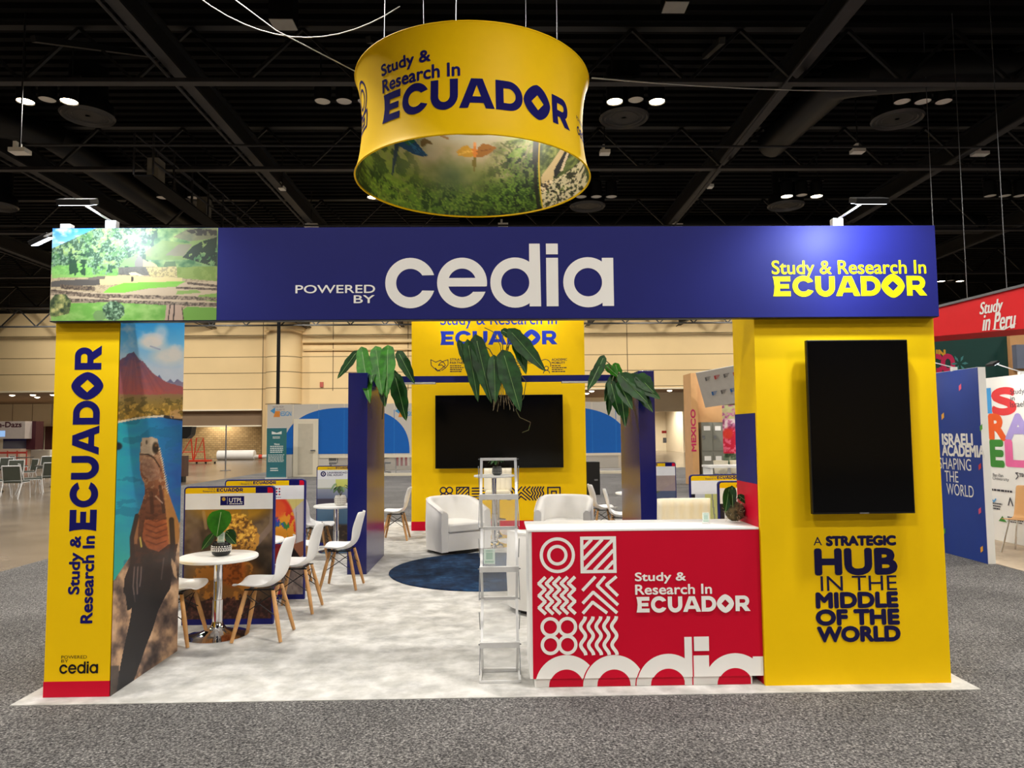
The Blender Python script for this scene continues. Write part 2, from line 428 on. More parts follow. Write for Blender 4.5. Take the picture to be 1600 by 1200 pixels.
def canvas(name, parent, W, H, mp, painter, gain=1.0, label=None):
    u, v = np.meshgrid(np.linspace(0, 1, W), np.linspace(0, 1, H)); P = np.array([[mp(a, b) for a, b in zip(ru, rv)] for ru, rv in zip(u, v)])
    X, Y = proj(P); p = Paint(X, Y); painter(p, u, v)
    col = lin(np.clip(p.c, 0, 255))*gain
    r = parent
    while r.parent is not None: r = r.parent
    iv = np.array((Matrix.Translation(r.location) @ r.rotation_euler.to_matrix().to_4x4()).inverted())
    V = P.reshape(-1, 3)@iv[:3, :3].T+iv[:3, 3]
    i = np.arange(W*H).reshape(H, W); F = np.stack([i[:-1, :-1], i[:-1, 1:], i[1:, 1:], i[1:, :-1]], -1).reshape(-1, 4)
    me = bpy.data.meshes.new(name); me.from_pydata(V.tolist(), [], F.tolist())
    at_ = me.color_attributes.new('print', 'FLOAT_COLOR', 'POINT')
    at_.data.foreach_set('color', np.concatenate([col.reshape(-1, 3), np.ones((W*H, 1))], 1).astype(np.float32).ravel())
    me.materials.append(PRINT); me.polygons.foreach_set('use_smooth', [True]*len(me.polygons))
    o = bpy.data.objects.new(name, me); COL.objects.link(o); o.parent = parent
    if label: o['label'] = label
    return o

# ================================================================== THE HALL
CONC = speckle('polished_concrete', [(0.3, (112, 100, 88)), (0.55, (138, 124, 108)), (0.75, (156, 142, 126))], 1.2, rough=0.22, bump=0.02, scale2=0.35, mixc=(205, 205, 205))
AISLE = speckle('charcoal_carpet', [(0.36, (30, 30, 32)), (0.47, (92, 90, 90)), (0.56, (126, 124, 122)), (0.66, (188, 184, 180))], 75, rough=1.0, bump=0.9, scale2=0.9, mixc=(225, 225, 225))
BOOTHC = speckle('pale_mottled_carpet', [(0.3, (178, 177, 175)), (0.5, (206, 204, 200)), (0.7, (222, 220, 215))], 4.2, rough=1.0, bump=0.25, scale2=5.5, mixc=(222, 222, 220))
BEIGE = mat('beige_wall_panel', (232, 206, 160), 0.75, var=0.04, vs=0.6, spec=0.2)
SEAM = mat('dark_seam', (110, 92, 66), 0.8)
BROWN = mat('brown_valance', (128, 106, 84), 0.8, var=0.05, vs=1)
OFFW = mat('offwhite_wall', (232, 222, 200), 0.7, var=0.04, vs=1, spec=0.2)
CEIL = mat('black_ceiling', (7, 7, 8), 0.85, var=0.3, vs=2, spec=0.2)
BEAM = mat('charcoal_steel', (9, 10, 13), 0.6, 0.0, var=0.3, vs=3)
BEAML = mat('lit_steel_edge', (42, 42, 46), 0.55, 0.2, var=0.3, vs=3)  # paler steel: lit beam edges and railings put into the colour, conduits too
DUCT = mat('dark_duct', (14, 14, 16), 0.5, 0.2, var=0.2, vs=3)
def brick():
    m = bpy.data.materials.new('painted_brick'); m.use_nodes = True; nt = m.node_tree; b = nt.nodes['Principled BSDF']
    tc = nt.nodes.new('ShaderNodeTexCoord'); mp = nt.nodes.new('ShaderNodeMapping'); mp.inputs['Rotation'].default_value = (PI/2, 0, 0)
    t = nt.nodes.new('ShaderNodeTexBrick'); t.inputs['Scale'].default_value = 1.6
    t.inputs['Color1'].default_value = (*lin((214, 186, 136)), 1); t.inputs['Color2'].default_value = (*lin((190, 160, 112)), 1); t.inputs['Mortar'].default_value = (*lin((150, 126, 90)), 1)
    nt.links.new(tc.outputs['Object'], mp.inputs[0]); nt.links.new(mp.outputs[0], t.inputs['Vector']); nt.links.new(t.outputs['Color'], b.inputs['Base Color'])
    b.inputs['Roughness'].default_value = 0.8; return m
BRICK = brick()
LENS = mat('lit_lens', (255, 240, 205), 0.4, var=0.0, emit=(255, 232, 190), es=26.0)
LENSO = mat('unlit_lens', (214, 210, 202), 0.4, var=0.1)
DOWNL = mat('downlight_lens', (255, 245, 225), 0.4, var=0.0, emit=(255, 240, 215), es=5.0)
ZC = 10.9
FZ = -0.012
struct(MB().box(-52, -26, -0.3, 46, 72, FZ).build('floor', CONC))
cp = MB(); cp.prism([(-6.2, -24), (34, -24), (34, 22), (12, 22), (12, 29), (-10.6, 29), (-10.8, 16), (-6.2, 7)], 'z', FZ, -0.004)
struct(cp.build('floor_carpet', AISLE)); bpy.data.objects['floor_carpet'].name = 'floor_2'
cb = MB().box(-3.048, 0, -0.004, 3.048, 9.14, 0.0)
tag(cb.build('booth_carpet', BOOTHC), 'pale grey mottled carpet laid under the yellow and navy booth', 'carpet')
struct(MB().box(-52, -26, ZC, 46, 72, ZC+0.3).build('ceiling', CEIL))
struct(MB().box(-52.3, -26, FZ, -52, 72, ZC).build('wall_left', BEIGE)); struct(MB().box(46, -26, FZ, 46.3, 72, ZC).build('wall_right', BEIGE))
struct(MB().box(-52, -26.3, FZ, 46, -26, ZC).build('wall_front', BEIGE)); struct(MB().box(-52, 72, FZ, 46, 72.3, ZC).build('wall_far', OFFW))
# beige upper wall across the back of the hall, open below in three bays
YW = 48.0
wb = MB()
for (x0, x1, zb) in ((-52, -25.0, 4.95), (-25.0, -17.2, 3.5), (-17.2, -1.0, FZ), (-1.0, 46, 4.85)):
    wb.box(x0, YW, zb, x1, YW+0.5, ZC, 0)
    for z in (9.0, 7.4, 6.22, 5.05):
        if z > zb+0.1: wb.box(x0, YW-0.012, z, x1, YW, z+0.045, 1)
    wb.box(x0-0.02, YW-0.012, zb, x0+0.03, YW, ZC, 1)
    if zb > 1: wb.box(x0, YW-0.05, zb, x1, YW, zb+0.1, 2)
for x in (-12.1, -6.6, 3.4, 9.6): wb.box(x, YW-0.012, 4.9, x+0.05, YW, ZC, 1)
struct(wb.build('wall_back', [BEIGE, SEAM, OFFW]))
# round pilaster
pl = MB(); pl.lathe([(1.28, FZ), (1.28, 9.2), (1.42, 9.25), (1.42, 9.55), (1.28, 9.6), (1.28, ZC-.02)], (-15.6, 47.9, 0), 40, 0)
for z in (7.3, 6.2, 5.05, 3.9): pl.lathe([(1.285, z), (1.285, z+.05)], (-15.6, 47.9, 0), 40, 1, False, False)
struct(pl.build('trim_1', [BEIGE, SEAM], smooth=True, auto=0.6))
# recessed loading bay with brick wall
rb = MB(); rb.box(-25.2, 50.6, FZ, -17.0, 51.0, 3.6, 0); rb.box(-25.0, 48.3, 2.42, -17.2, 48.5, 3.5, 1); rb.box(-25.0, 48.2, 2.34, -17.2, 48.5, 2.44, 2)
struct(rb.build('wall_bay', [BRICK, BROWN, OFFW]))
# left lobby behind: soffit, white panelled wall, doors
lb = MB(); lb.box(-52, 48.5, 4.95, -25.0, 66, 5.15, 1); lb.box(-52, 66, FZ, -25.0, 66.3, 4.95, 0)
for i in range(14): lb.box(-51+i*1.9, 65.98, 2.9, -50.96+i*1.9, 66, 4.95, 2)
lb.box(-52, 65.9, 2.75, -25, 66, 2.9, 0)
struct(lb.build('wall_lobby', [OFFW, BROWN, SEAM]))
for k, (px0, px1, colr) in enumerate(((28, 40, (26, 28, 44)), (46, 67, (96, 92, 88)), (70, 82, (66, 26, 26)))):
    a = at(px0, 700, 65.85); b = at(px1, 700, 65.85)
    d = MB().box(a[0], 65.8, FZ, b[0], 65.95, 2.75).build('door_%d' % (k+1), mat('lobby_door_%d' % k, colr, 0.5)); struct(d)
    if k == 1:
        h = MB().box(a[0]+.1, 65.72, 1.0, b[0]-.1, 65.8, 1.1).build('push_bar', STEEL, d)
# right lobby
rbm = MB(); rbm.box(-1, 48.5, 4.85, 46, 60, 5.05, 1); rbm.box(-1, 60, FZ, 20, 60.3, 4.85, 0); rbm.box(15.2, 54, FZ, 16.6, 60, 4.85, 0); rbm.box(16.6, 59.6, FZ, 46, 60, 4.85, 0)
rbm.box(12.5, 52.5, 3.3, 46, 53.0, 4.85, 0)
struct(rbm.build('wall_lobby', [OFFW, BROWN, SEAM])); 
a = at(1048, 690, 59.3); b = at(1062, 690, 59.3)
d = struct(MB().box(a[0], 59.2, FZ, b[0], 59.3, 2.8).build('door_4', mat('brown_door', (104, 84, 70), 0.5)))
pc = MB(); pc.lathe([(0.75, FZ), (0.75, 4.85)], (17.0, 52.5, 0), 24); pc.box(16.3, 52, 1.7, 17.7, 52.2, 1.75, 0)
struct(pc.build('trim_2', OFFW, smooth=True, auto=.6))
def downlights(name, spots, label, grp):
    for i, (x, y, z) in enumerate(spots):
        o = MB().lathe([(0.08, -0.09), (0.17, -.05), (0.2, 0.0)], (0, 0, 0), 16).build(name, DOWNL); o.location = (x, y, z)
        tag(o, label, 'downlight', grp)
downlights('downlight', [(at(px+dx, 617.5, 50+0)[0]*1.0, y, 4.95) for px, dx in ((5, 0), (38, 0), (70, 0)) for y, dx in ((51, 0), (54, 0), (57, 0), (60, 0), (63, 0))], 'small round lit downlight in the soffit of the left lobby', 'downlights over the left lobby')
downlights('downlight', [(x, y, 4.85) for x in (4.2, 7.2, 10.2, 13.2) for y in (50, 53, 56, 59)], 'small round lit downlight in the soffit at right', 'downlights over the right lobby')
def bulb(name, loc, watts, col=(1, .88, .7), size=0.3, kind='SPOT', angle=120, rot=None, blend=.6):
    l = bpy.data.lights.new(name, kind); l.energy = watts; l.color = col
    if kind == 'SPOT': l.spot_size = math.radians(angle); l.spot_blend = blend; l.shadow_soft_size = size
    elif kind == 'POINT': l.shadow_soft_size = size
    o = bpy.data.objects.new(name, l); COL.objects.link(o); o.location = loc
    if rot is not None: o.rotation_euler = rot
    return o
for x in (-44, -38, -31): bulb('lobby_light', (x, 58, 4.8), 2200, angle=150)
for x in (5, 13, 22): bulb('lobby_light', (x, 55, 4.7), 1600, angle=150)
bulb('bay_light', (-21, 49.6, 3.4), 350, angle=150)
# exit signs and wall fittings
def small(name, px0, py0, px1, py1, Y, m, label, cat, dp=.08, mats=None):
    a = at(px0, py1, Y); b = at(px1, py0, Y)
    return tag(MB().box(a[0], Y-dp, a[2], b[0], Y, b[2]).build(name, m), label, cat)
small('exit_sign', 1034, 673, 1041, 677, 53.9, mat('exit_red', (190, 50, 44), .5), 'small red sign on the far beige wall at right', 'sign')
small('phone_box', 1036, 684, 1041, 692, 53.9, STEEL, 'grey box on the far wall under the small red sign', 'box')
s1 = small('wall_emblem', 500, 597, 505.5, 605, YW-.02, mat('emblem_red', (190, 96, 84), .6), 'small red marker on the beige wall above the white meeting room', 'sign')

# ------------------------------------------------------------------ ceiling steel
for i, x in enumerate((-20.7, -13.8, -6.95, 6.7, 13.5, 20.4)):
    m = MB(); m.box(x-.13, -20, 9.55, x+.13, 47.9, 9.62, 1); m.box(x-.02, -20, 9.6, x+.02, 47.9, 10.1, 0); m.box(x-.13, -20, 10.1, x+.13, 47.9, 10.16, 0)
    m.tube([(x-.2, -20, 9.5), (x-.2, 47.9, 9.5)], .035, 6, 1)
    struct(m.build('trim_%d' % (10+i), [BEAM, BEAML]))
for i, y in enumerate((4.4, 10.5, 15.6, 22.0, 29.5, 37.5, 45.0)):
    m = MB(); m.box(-51, y-.1, 9.25, 45, y+.1, 9.34, 1); m.box(-51, y-.1, 10.5, 45, y+.1, 10.6, 0)
    k = 0; x = -51.0
    while x < 45:
        m.bar((x, y, 9.3 if k % 2 == 0 else 10.5), (x+1.2, y, 10.5 if k % 2 == 0 else 9.3), .07, .07, 0, (0, 1, 0)); x += 1.2; k += 1
    struct(m.build('trim_%d' % (20+i), [BEAM, BEAML]))
m = MB()
for i in range(160): m.box(-51.5, -10+i*.38, 10.72, 45.5, -10+i*.38+.17, 10.86)
struct(m.build('trim_30', CEIL))
# conduits
for i, (a, b) in enumerate((((-30, 20.0, 9.0), (40, 20.6, 9.0)), ((-12, 13.4, 9.1), (30, 13.0, 8.8)), ((6.2, 6, 9.2), (6.9, 40, 9.2)))):
    struct(MB().tube([a, b], .03, 6).build('trim_%d' % (31+i), BEAML))
# diagonal braces
m = MB()
for x in (-9, -2.5, 4.5, 11, 17):
    for y in (9, 16, 24, 33): m.bar((x, y, 9.4), (x+rnd.uniform(.5, 2), y+3, 10.7), .12, .12)
struct(m.build('trim_35', BEAM))
# round ducts with a big concentric diffuser
def diffuser(x, y, z, label, r=.62):
    t = thing('air_diffuser', (x, y, z), label, 'air diffuser', 'round air diffusers under the ceiling')
    m = MB()
    for k in range(5):
        ro = r*(1-k*.19); m.lathe([(ro, 0.02*k), (ro-.035, -.05+.02*k), (ro-.09, .03+.02*k)], (x, y, z), 36, 0, False, False)
    m.lathe([(.06, 0), (.06, .08)], (x, y, z), 16)
    m.build('cone_rings', STEELD, t, smooth=True, auto=.7)
    MB().lathe([(r*.95, .0), (r*.95, .25), (r*.7, .45), (r*.7, ZC-z-.03)], (x, y, z), 28).build('drop_duct', DUCT, t, smooth=True, auto=.7)
    return t
STEELD = mat('dull_grey_diffuser', (72, 71, 71), 0.5, 0.2, var=0.15)
for px, py, lb_ in ((137, 181, 'large round grey air diffuser at upper left beside the lit lamps'), (975, 184, 'round grey air diffuser right of the hanging yellow ring'), (1402, 186, 'round grey air diffuser at upper right under three unlit lamps'),
                    (303, 319, 'round grey air diffuser above the ruins photo panel'), (918, 322, 'round grey air diffuser low behind the right rim of the yellow ring'), (1228, 321, 'round grey air diffuser under the far pair of lit lamps'), (-4, 322, 'round grey air diffuser cut by the left edge of the photo')):
    yy = 12.7 if py < 250 else 19.6
    p = at(px, py, yy); diffuser(p[0], yy, p[2], lb_, .62)
# big ducts
tag(MB().tube([(8.2, 16, 10.2), (8.2, 11.9, 10.0), (8.6, 11.2, 9.8), (10.6, 10.9, 9.8), (18, 10.9, 9.8)], .42, 18).build('round_duct', DUCT, smooth=True, auto=.8), 'fat dark round duct bending under the ceiling at upper right', 'duct')
tag(MB().tube([(-34, 14.6, 10.2), (-13.4, 14.6, 10.2), (-12.6, 15.4, 10.2), (-12.6, 30, 10.2)], .4, 18).build('round_duct', DUCT, smooth=True, auto=.8), 'fat dark round duct bending under the ceiling at upper left', 'duct')
tag(MB().tube([(-1.5, 24, 10.1), (20, 24, 10.1)], .4, 18).build('round_duct', DUCT, smooth=True, auto=.8), 'dark round duct crossing far behind the yellow ring', 'duct')
# catwalk at the left
cw = thing('catwalk', (-9.3, 20, 8.5), 'dark steel catwalk with railings under the ceiling at left', 'catwalk')
m = MB(); m.box(-9.55, 14, 8.5, -9.05, 27, 8.54)
m.build('deck', CEIL, cw)
for sx in (-9.55, -9.05):
    m = MB()
    for k in range(11): m.tube([(sx, 14+k*1.2, 8.55), (sx, 14+k*1.2, 9.65)], .03, 5)
    for z in (8.9, 9.28, 9.65): m.tube([(sx, 14, z), (sx, 27, z)], .03, 5)
    m.build('railing', BEAML, cw)
for k in range(4): MB().box(-9.45, 14.5+k*3.2, 8.54, -9.15, 14.9+k*3.2, 9.2).build('crate', mat('catwalk_box', (120, 116, 108), .6), cw)
# high-bay lamps: three cylinders in a row, lit in a chequer
def cluster(i, j, lit, label, grp=None):
    x, y = -10.4+6.85*i, 11.7+6.8*j
    t = thing('ceiling_lamp', (x, y, ZC), label, 'ceiling lamp', grp or 'triple cylinder lamps under the ceiling')
    MB().box(x-.75, y-.04, 9.95, x+.75, y+.04, 10.05).build('mounting_bar', BEAM, t)
    for sx in (-.55, .55): MB().tube([(x+sx, y, ZC), (x+sx, y, 10)], .02, 5).build('hanger', BEAM, t)
    for k in (-1, 0, 1):
        on = lit and k != 0; dx = k*.5; r = .19; z0 = 9.42 if not (lit and k == 0) else 9.46
        c = MB().lathe([(r, z0), (r+.005, 9.9), (r*.7, 9.96)], (x+dx, y, 0), 20, 0, False).build('lamp_tube', BLKMET, t, smooth=True, auto=.7)
        MB().lathe([(.0, z0+.02), (r*.93, z0+.02)], (x+dx, y, 0), 20, 0, False, False).build('lens', LENS if on else LENSO, c)
        if on:
            b = bulb('lamp_light', (x+dx, y, z0-.03), LAMP_W, (1, .945, .865), .16, angle=152, blend=.4)
for i in range(-4, 6):
    x, y = -10.4+6.0*i+3, 41.6
    t = thing('wall_washer', (x, y, ZC), 'lamp under the ceiling tilted at the far beige wall', 'ceiling lamp', 'wall washers before the far wall')
    MB().tube([(x, y, ZC), (x, y, 10.0)], .03, 6).build('hanger', BEAM, t); MB().tube([(x, y-.12, 10.05), (x, y+.22, 9.8)], [.14, .18], 16).build('lamp_tube', BLKMET, t, smooth=True, auto=.7)
    MB().tube([(x, y+.222, 9.798), (x, y+.226, 9.795)], .16, 16).build('lens', LENS, t)
    l = bulb('washer_light', (x, y+.26, 9.77), 1050, (1, .93, .8), .2, angle=140, blend=.8); l.rotation_euler = Vector((0, 6.4, -5.2)).to_track_quat('-Z', 'Y').to_euler()
struct(MB().tube([(-14.2, 47.6, 8.5), (-1, 47.6, 8.5)], .13, 10).tube([(-14.2, 47.7, 7.9), (-1, 47.7, 7.9)], .05, 8).build('trim_3', BEIGE, smooth=True))
VIS = {(0, 0): ('pair of glaring lamps with an unlit one between at upper left', True), (1, 0): ('unlit black cylinder lamps left of the hanging yellow ring', False), (2, 0): ('pair of glaring lamps just right of the hanging yellow ring', True), (3, 0): ('three unlit black cylinder lamps at upper right', False),
       (0, 1): ('three unlit cylinder lamps far off above the ruins photo panel', False), (1, 1): ('lit lamp showing at the lower left rim of the yellow ring', True), (2, 1): ('unlit cylinder lamps behind the right rim of the yellow ring', False), (3, 1): ('pair of lit lamps far off above the navy header at right', True), (4, 1): ('three unlit lamps far off at the right edge of the photo', False)}
for j in range(-4, 5):
    for i in range(-2, 6):
        lit = (i+j) % 2 == 0
        if (i, j) in VIS: cluster(i, j, VIS[(i, j)][1], VIS[(i, j)][0])
        elif lit or (j < 4 and j > 1 and i > 2): cluster(i, j, lit, 'pair of lit high bay lamps over another part of the hall' if lit else 'unlit high bay lamps over another part of the hall', 'high bay lamps over the rest of the hall')
# odd fittings on the beams
FIT = mat('pale_fitting', (232, 229, 222), .5)
for px, py, wpx, Y, lb_ in ((31, 236, 26, 10.3, 'small white emergency light head at far left of the ceiling'), (1531, 240, 24, 15.4, 'small white emergency light head at right above the navy header'), (786, 351, 16, 21.8, 'small white fitting just above the middle of the header'), (486, 352, 22, 21.8, 'small white fitting above the header left of the ring'), (1058, 352, 16, 21.8, 'small white fitting above the header right of its middle'), (441, 294, 9, 18.0, 'tiny pale fitting on the long beam left of the ring'), (1110, 291, 8, 18.0, 'tiny pale fitting on the long beam right of the ring'), (945, 238, 16, 14.0, 'flat grey fitting behind the right side of the yellow ring'), (1340, 236, 20, 14.2, 'flat grey fitting under the ceiling right of centre')):
    p = at(px, py, Y); h = wpx/FPX*(Y+4.6)/2
    t = thing('emergency_light', (p[0], Y, p[2]), lb_, 'ceiling fitting')
    MB().box(p[0]-h, Y-.12, p[2]-.05, p[0]+h, Y+.12, p[2]+.04).build('housing', FIT, t); MB().box(p[0]-h*.5, Y-.1, p[2]+.04, p[0]-h*.1, Y+.1, p[2]+.18).build('head', FIT, t)
    MB().tube([(p[0], Y, p[2]+.04), (p[0], Y, ZC)], .02, 5).build('drop_rod', BEAM, t)
for px, py, Y, lb_ in ((443, 38, 9.2, 'boxy ceiling speaker hanging above left of the yellow ring'), (1055, 11, 9.0, 'boxy ceiling speaker at the top right of the yellow ring')):
    p = at(px, py, Y); t = thing('ceiling_speaker', (p[0], Y, p[2]), lb_, 'speaker')
    MB().box(p[0]-.24, Y-.2, p[2], p[0]+.24, Y+.2, p[2]+.6).build('cabinet', BLKPL, t); MB().box(p[0]-.23, Y-.19, p[2]-.015, p[0]+.23, Y+.19, p[2]).build('grille', mat('speaker_grille', (150, 148, 144), .6), t)
    MB().tube([(p[0], Y, p[2]+.6), (p[0], Y, ZC)], .03, 6).build('drop_rod', BEAM, t)
def cable(name, pts, r, m, label): return tag(MB().tube(pts, r, 5).build(name, m, smooth=True), label, 'cable')
WCAB = mat('white_cable', (190, 188, 184), .5)
def sagcab(a, b, sag, n=14): return [tuple(np.array(a)*(1-t)+np.array(b)*t-np.array((0, 0, sag*4*t*(1-t)))) for t in np.linspace(0, 1, n)]
cable('loose_cable', sagcab(at(305, -8, 5.2), at(625, 10, 5.6), .55), .008, WCAB, 'thin white cable sagging beneath the ceiling left of the ring')
cable('loose_cable', list(map(tuple, [at(360, -6, 5.0), at(432, 48, 5.0), at(558, 113, 5.0)])), .008, WCAB, 'thin white cable running straight down to the yellow ring')
cable('loose_cable', sagcab(at(925, 122, 6.5), at(1620, 122, 16), .3), .012, WCAB, 'thin grey cable strung from the ring to the right edge')
# tall black drape pole behind the meeting room
p = at(435, 560, 30.0); tag(MB().tube([(p[0], 30, FZ), (p[0], 30, ZC)], .082, 12).build('black_pole', mat('matt_black', (4, 4, 5), .9), smooth=True, auto=.8), 'tall thin black pole rising behind the white meeting room', 'pole')

# ================================================================== THE BOOTH
YC, XL0, XL1, XR0, XR1, ZH, ZT, YH = 0.124, -2.920, -2.502, 1.713, 2.935, 2.404, 3.019, 0.048
# ---- left column
LC = thing('booth_column', ((XL0+XL1)/2, 0.6, 0), 'narrow yellow column on the left with vertical lettering and a lizard photo', 'column', 'columns carrying the navy header')
MB().box(XL0, YC, 0.0, XL1-.004, 1.086, ZT-.02).build('body', YEL, LC)
MB().box(XL0-.002, YC-.003, 0.0, XL1-.003, YC+.2, pb(70, 1067, 170, 1090, YC)[3]).build('base_band', RED, LC, label=None) if False else MB().box(XL0-.002, YC-.003, 0.001, XL1-.003, 1.087, 0.098).build('base_band', RED, LC)
MB().box(XL0-.001, YC-.0025, ZH-.065, XL1-.003, YC, ZH-.001).build('top_rail', YEL, LC)
ar = Art()
ar.ecuador(pbu(113, 540, 155, 830, YC)); ar.text('Study &', pbu(108.5, 838, 130, 928, YC), 0, .0035); ar.text('Research In', pbu(128.5, 838, 146, 973, YC), 0, .0035)
ar.build('lettering', INK, LC, front_up(YC), off=.0015)
ar = Art(); ar.text('POWERED', pb(96, 1024, 136, 1029, YC)); ar.text('BY', pb(96, 1030.5, 107, 1035, YC)); ar.cedia(pb(93, 1033.5, 153.5, 1052.5, YC))
ar.build('lettering', BLACKINK, LC, front(YC), off=.0015)
def lizard(p, u, v):
    X, Y = p.X, p.Y
    n1 = p.vn(22, 22, 4, 1); n2 = p.vn(9, 5, 4, 2); n3 = p.vn(40, 16, 4, 3); n4 = p.vn(5, 5, 3, 4)
    sky = p.ramp((Y-500)/110, [(0, (20, 160, 245)), (.35, (110, 195, 245)), (.7, (200, 215, 232)), (1, (206, 214, 232))]); p.c = sky
    p.put(np.clip((p.vn(30, 22, 4, 5)-.52)*5, 0, 1)*np.clip((600-Y)/60, 0, 1), (226, 232, 242), .8)
    p.ell(238, 535, 20, 11, (244, 236, 228), .9, .7); p.ell(252, 520, 10, 12, (236, 238, 245), .6, .8); p.ell(265, 555, 26, 14, (240, 232, 222), .8, .8); p.line([(235, 541), (250, 546)], 2.2, (150, 165, 200), .7)
    def mtn(pts, top, bot, y0, y1):
        m = p.inpoly(pts); t = np.clip((Y-y0)/(y1-y0)+(n2-.5)*.5, 0, 1); p.put(m, p.ramp(t, [(0, top), (.35, tuple((np.array(top)+np.array(bot))/2+6)), (1, bot)]), 1)
    mtn([(290, 640), (240, 610), (244, 590), (249, 586), (256, 596), (262, 596), (266, 592), (272, 598), (277, 592), (284, 597), (292, 596), (292, 640)], (84, 104, 160), (190, 150, 150), 586, 625)
    mtn([(165, 640), (165, 572), (185, 566), (190, 560), (196, 558), (199, 553), (206, 551), (209, 549), (214, 556), (218, 562), (224, 565), (232, 575), (240, 584), (249, 590), (262, 598), (292, 606), (292, 640)], (84, 80, 128), (186, 92, 86), 549, 622)
    for q in range(14):
        x = 185+q*5.5; p.line([(208+(x-208)*.25, 560), (x, 612)], 2.2, (70, 54, 84) if q % 3 else (200, 120, 104), .1)
    pl_ = p.ramp(np.clip((Y-612)/48, 0, 1), [(0, (164, 118, 96)), (.25, (150, 126, 74)), (.6, (158, 124, 50)), (1, (196, 150, 60))]); p.put((Y > 614+n1*4) & (Y < 700), pl_)
    p.put((Y > 620) & (Y < 665) & (n2 > .55), (92, 80, 40), .65); p.put((Y > 630) & (Y < 665) & (n4 > .62), (220, 176, 84), .7)
    sh = 662-10*np.sin(np.clip((X-180)/110, 0, 1)*PI*.75)
    p.put(Y > sh-3, (232, 216, 186)); 
    sea = p.ramp(np.clip((X-180)/100+(n3-.5)*.5+(Y-760)/900, 0, 1), [(0, (40, 172, 186)), (.45, (36, 138, 190)), (1, (28, 86, 160))])
    sea = sea*(1-np.clip((Y-780)/140, 0, 1)[..., None])+np.array((52, 168, 140))*np.clip((Y-780)/140, 0, 1)[..., None]
    p.put(Y > sh, sea); p.put((Y > sh) & (n3 < .38), (20, 96, 140), .45)
    p.line([(258, 651), (285, 655)], 5, (40, 36, 40), .9); p.put((Y > 640) & (Y < 654) & (X > 266) & (n4 > .45), (206, 160, 104), .9)
    p.ell(184, 697, 7, 6, (26, 30, 36), .9, .4)
    rock = p.ramp(np.clip(p.vn(16, 22, 5, 7)*1.7-.35, 0, 1), [(0, (52, 42, 42)), (.4, (120, 96, 82)), (.7, (188, 150, 116)), (1, (214, 176, 140))])
    p.put(p.inpoly([(165, 920), (180, 905), (206, 866), (216, 880), (262, 860), (275, 820), (300, 800), (300, 1110), (160, 1110)]), rock)
    body = [(238, 683), (246, 686), (249, 700), (253, 715), (257, 740), (260, 762), (266, 778), (272, 795), (279, 815), (280, 840), (276, 860), (274, 875), (270, 890), (266, 920), (258, 932), (247, 955), (238, 985), (228, 1010), (216, 1045), (205, 1075), (182, 1085), (186, 1050), (194, 1010), (203, 970), (206, 950), (199, 955), (196, 930), (193, 926), (194, 905), (204, 880), (204, 845), (210, 818), (220, 792), (226, 772), (226, 757), (219, 740), (218, 715), (220, 692), (224, 685)]
    m = p.inpoly(body); t = np.clip((Y-690)/240, 0, 1)
    p.put(m, p.ramp(t+(n4-.5)*.12, [(0, (196, 164, 128)), (.12, (170, 122, 92)), (.22, (150, 92, 60)), (.5, (120, 66, 40)), (.75, (58, 40, 34)), (1, (34, 30, 32))]))
    p.put(m & (n2 > .58) & (Y < 880), (88, 48, 32), .5); p.put(m & (n4 > .6) & (Y < 780), (224, 190, 150), .45)
    p.put(m & p.inpoly([(226, 812), (262, 812), (264, 850), (248, 862), (230, 856), (222, 840)]), p.ramp(np.clip(n2, 0, 1), [(0, (140, 66, 34)), (1, (206, 112, 62))]), .9)
    for q in range(6): p.line([(228, 800+q*9), (244, 806+q*9), (260, 800+q*9)], 1.8, (90, 44, 28), .6)
    p.put(m & (X > 256+(Y-770)*.1) & (Y > 765) & (Y < 850), (200, 140, 70), .7); p.put(m & (X < 216+(830-Y)*.08) & (Y > 780) & (Y < 850), (190, 130, 80), .6)
    p.line([(214, 806), (206, 840), (207, 880)], 7, (54, 36, 30), .9); p.line([(268, 812), (270, 850), (266, 880)], 8, (50, 36, 32), .85); p.line([(219, 840), (221, 854)], 2.4, (226, 204, 90), .9)
    p.line([(236, 770), (238, 800)], 6, (74, 40, 28), .7); p.line([(250, 760), (256, 800)], 5, (56, 34, 28), .7); p.line([(244, 776), (254, 786)], 1.6, (230, 200, 180), .7)
    p.poly([(222, 684), (238, 683), (246, 688), (246, 704), (240, 712), (230, 709), (220, 708)], (206, 184, 156), .85); p.line([(219, 710), (232, 710), (241, 716), (250, 730)], 2, (50, 32, 26), .9)
    p.ell(243, 700, 5, 9, (38, 28, 24), .95, .5); p.ell(244, 696, 2.2, 2.2, (120, 80, 40), .9, .5); p.ell(229, 691, 1.6, 3.4, (70, 56, 46), .8, .6)
    p.put(p.inpoly([(222, 716), (238, 718), (249, 732), (252, 748), (236, 752), (222, 740)]), (164, 124, 104), .55)
    for q in range(20):
        yy = 700+q*3.6; xx = 248.5+q*.68; p.poly([(xx-1, yy+1.5), (xx+3.6, yy-1.2), (xx+.6, yy+3)], (224, 206, 170), .95)
    for q in (0, 6, 12): p.line([(210+q*.9, 886), (208+q, 916-q), (211+q*.6, 940-q*2)], 1.7, (176, 150, 140), .55)
    p.line([(256, 872), (252, 905)], 2, (150, 130, 124), .4); p.poly([(268, 872), (275, 884), (277, 905), (272, 900), (268, 884)], (210, 170, 130), .8)
    p.put(m & (Y > 930), (30, 30, 34), .55); p.put((Y > 1040) & (X < 186) & (n1 < .6), (40, 38, 42), .7)
canvas('lizard_photo', LC, 110, 560, lambda a, b: (XL1+.0015, YC+.001+.96*a, (ZT-.021)*b), lizard)
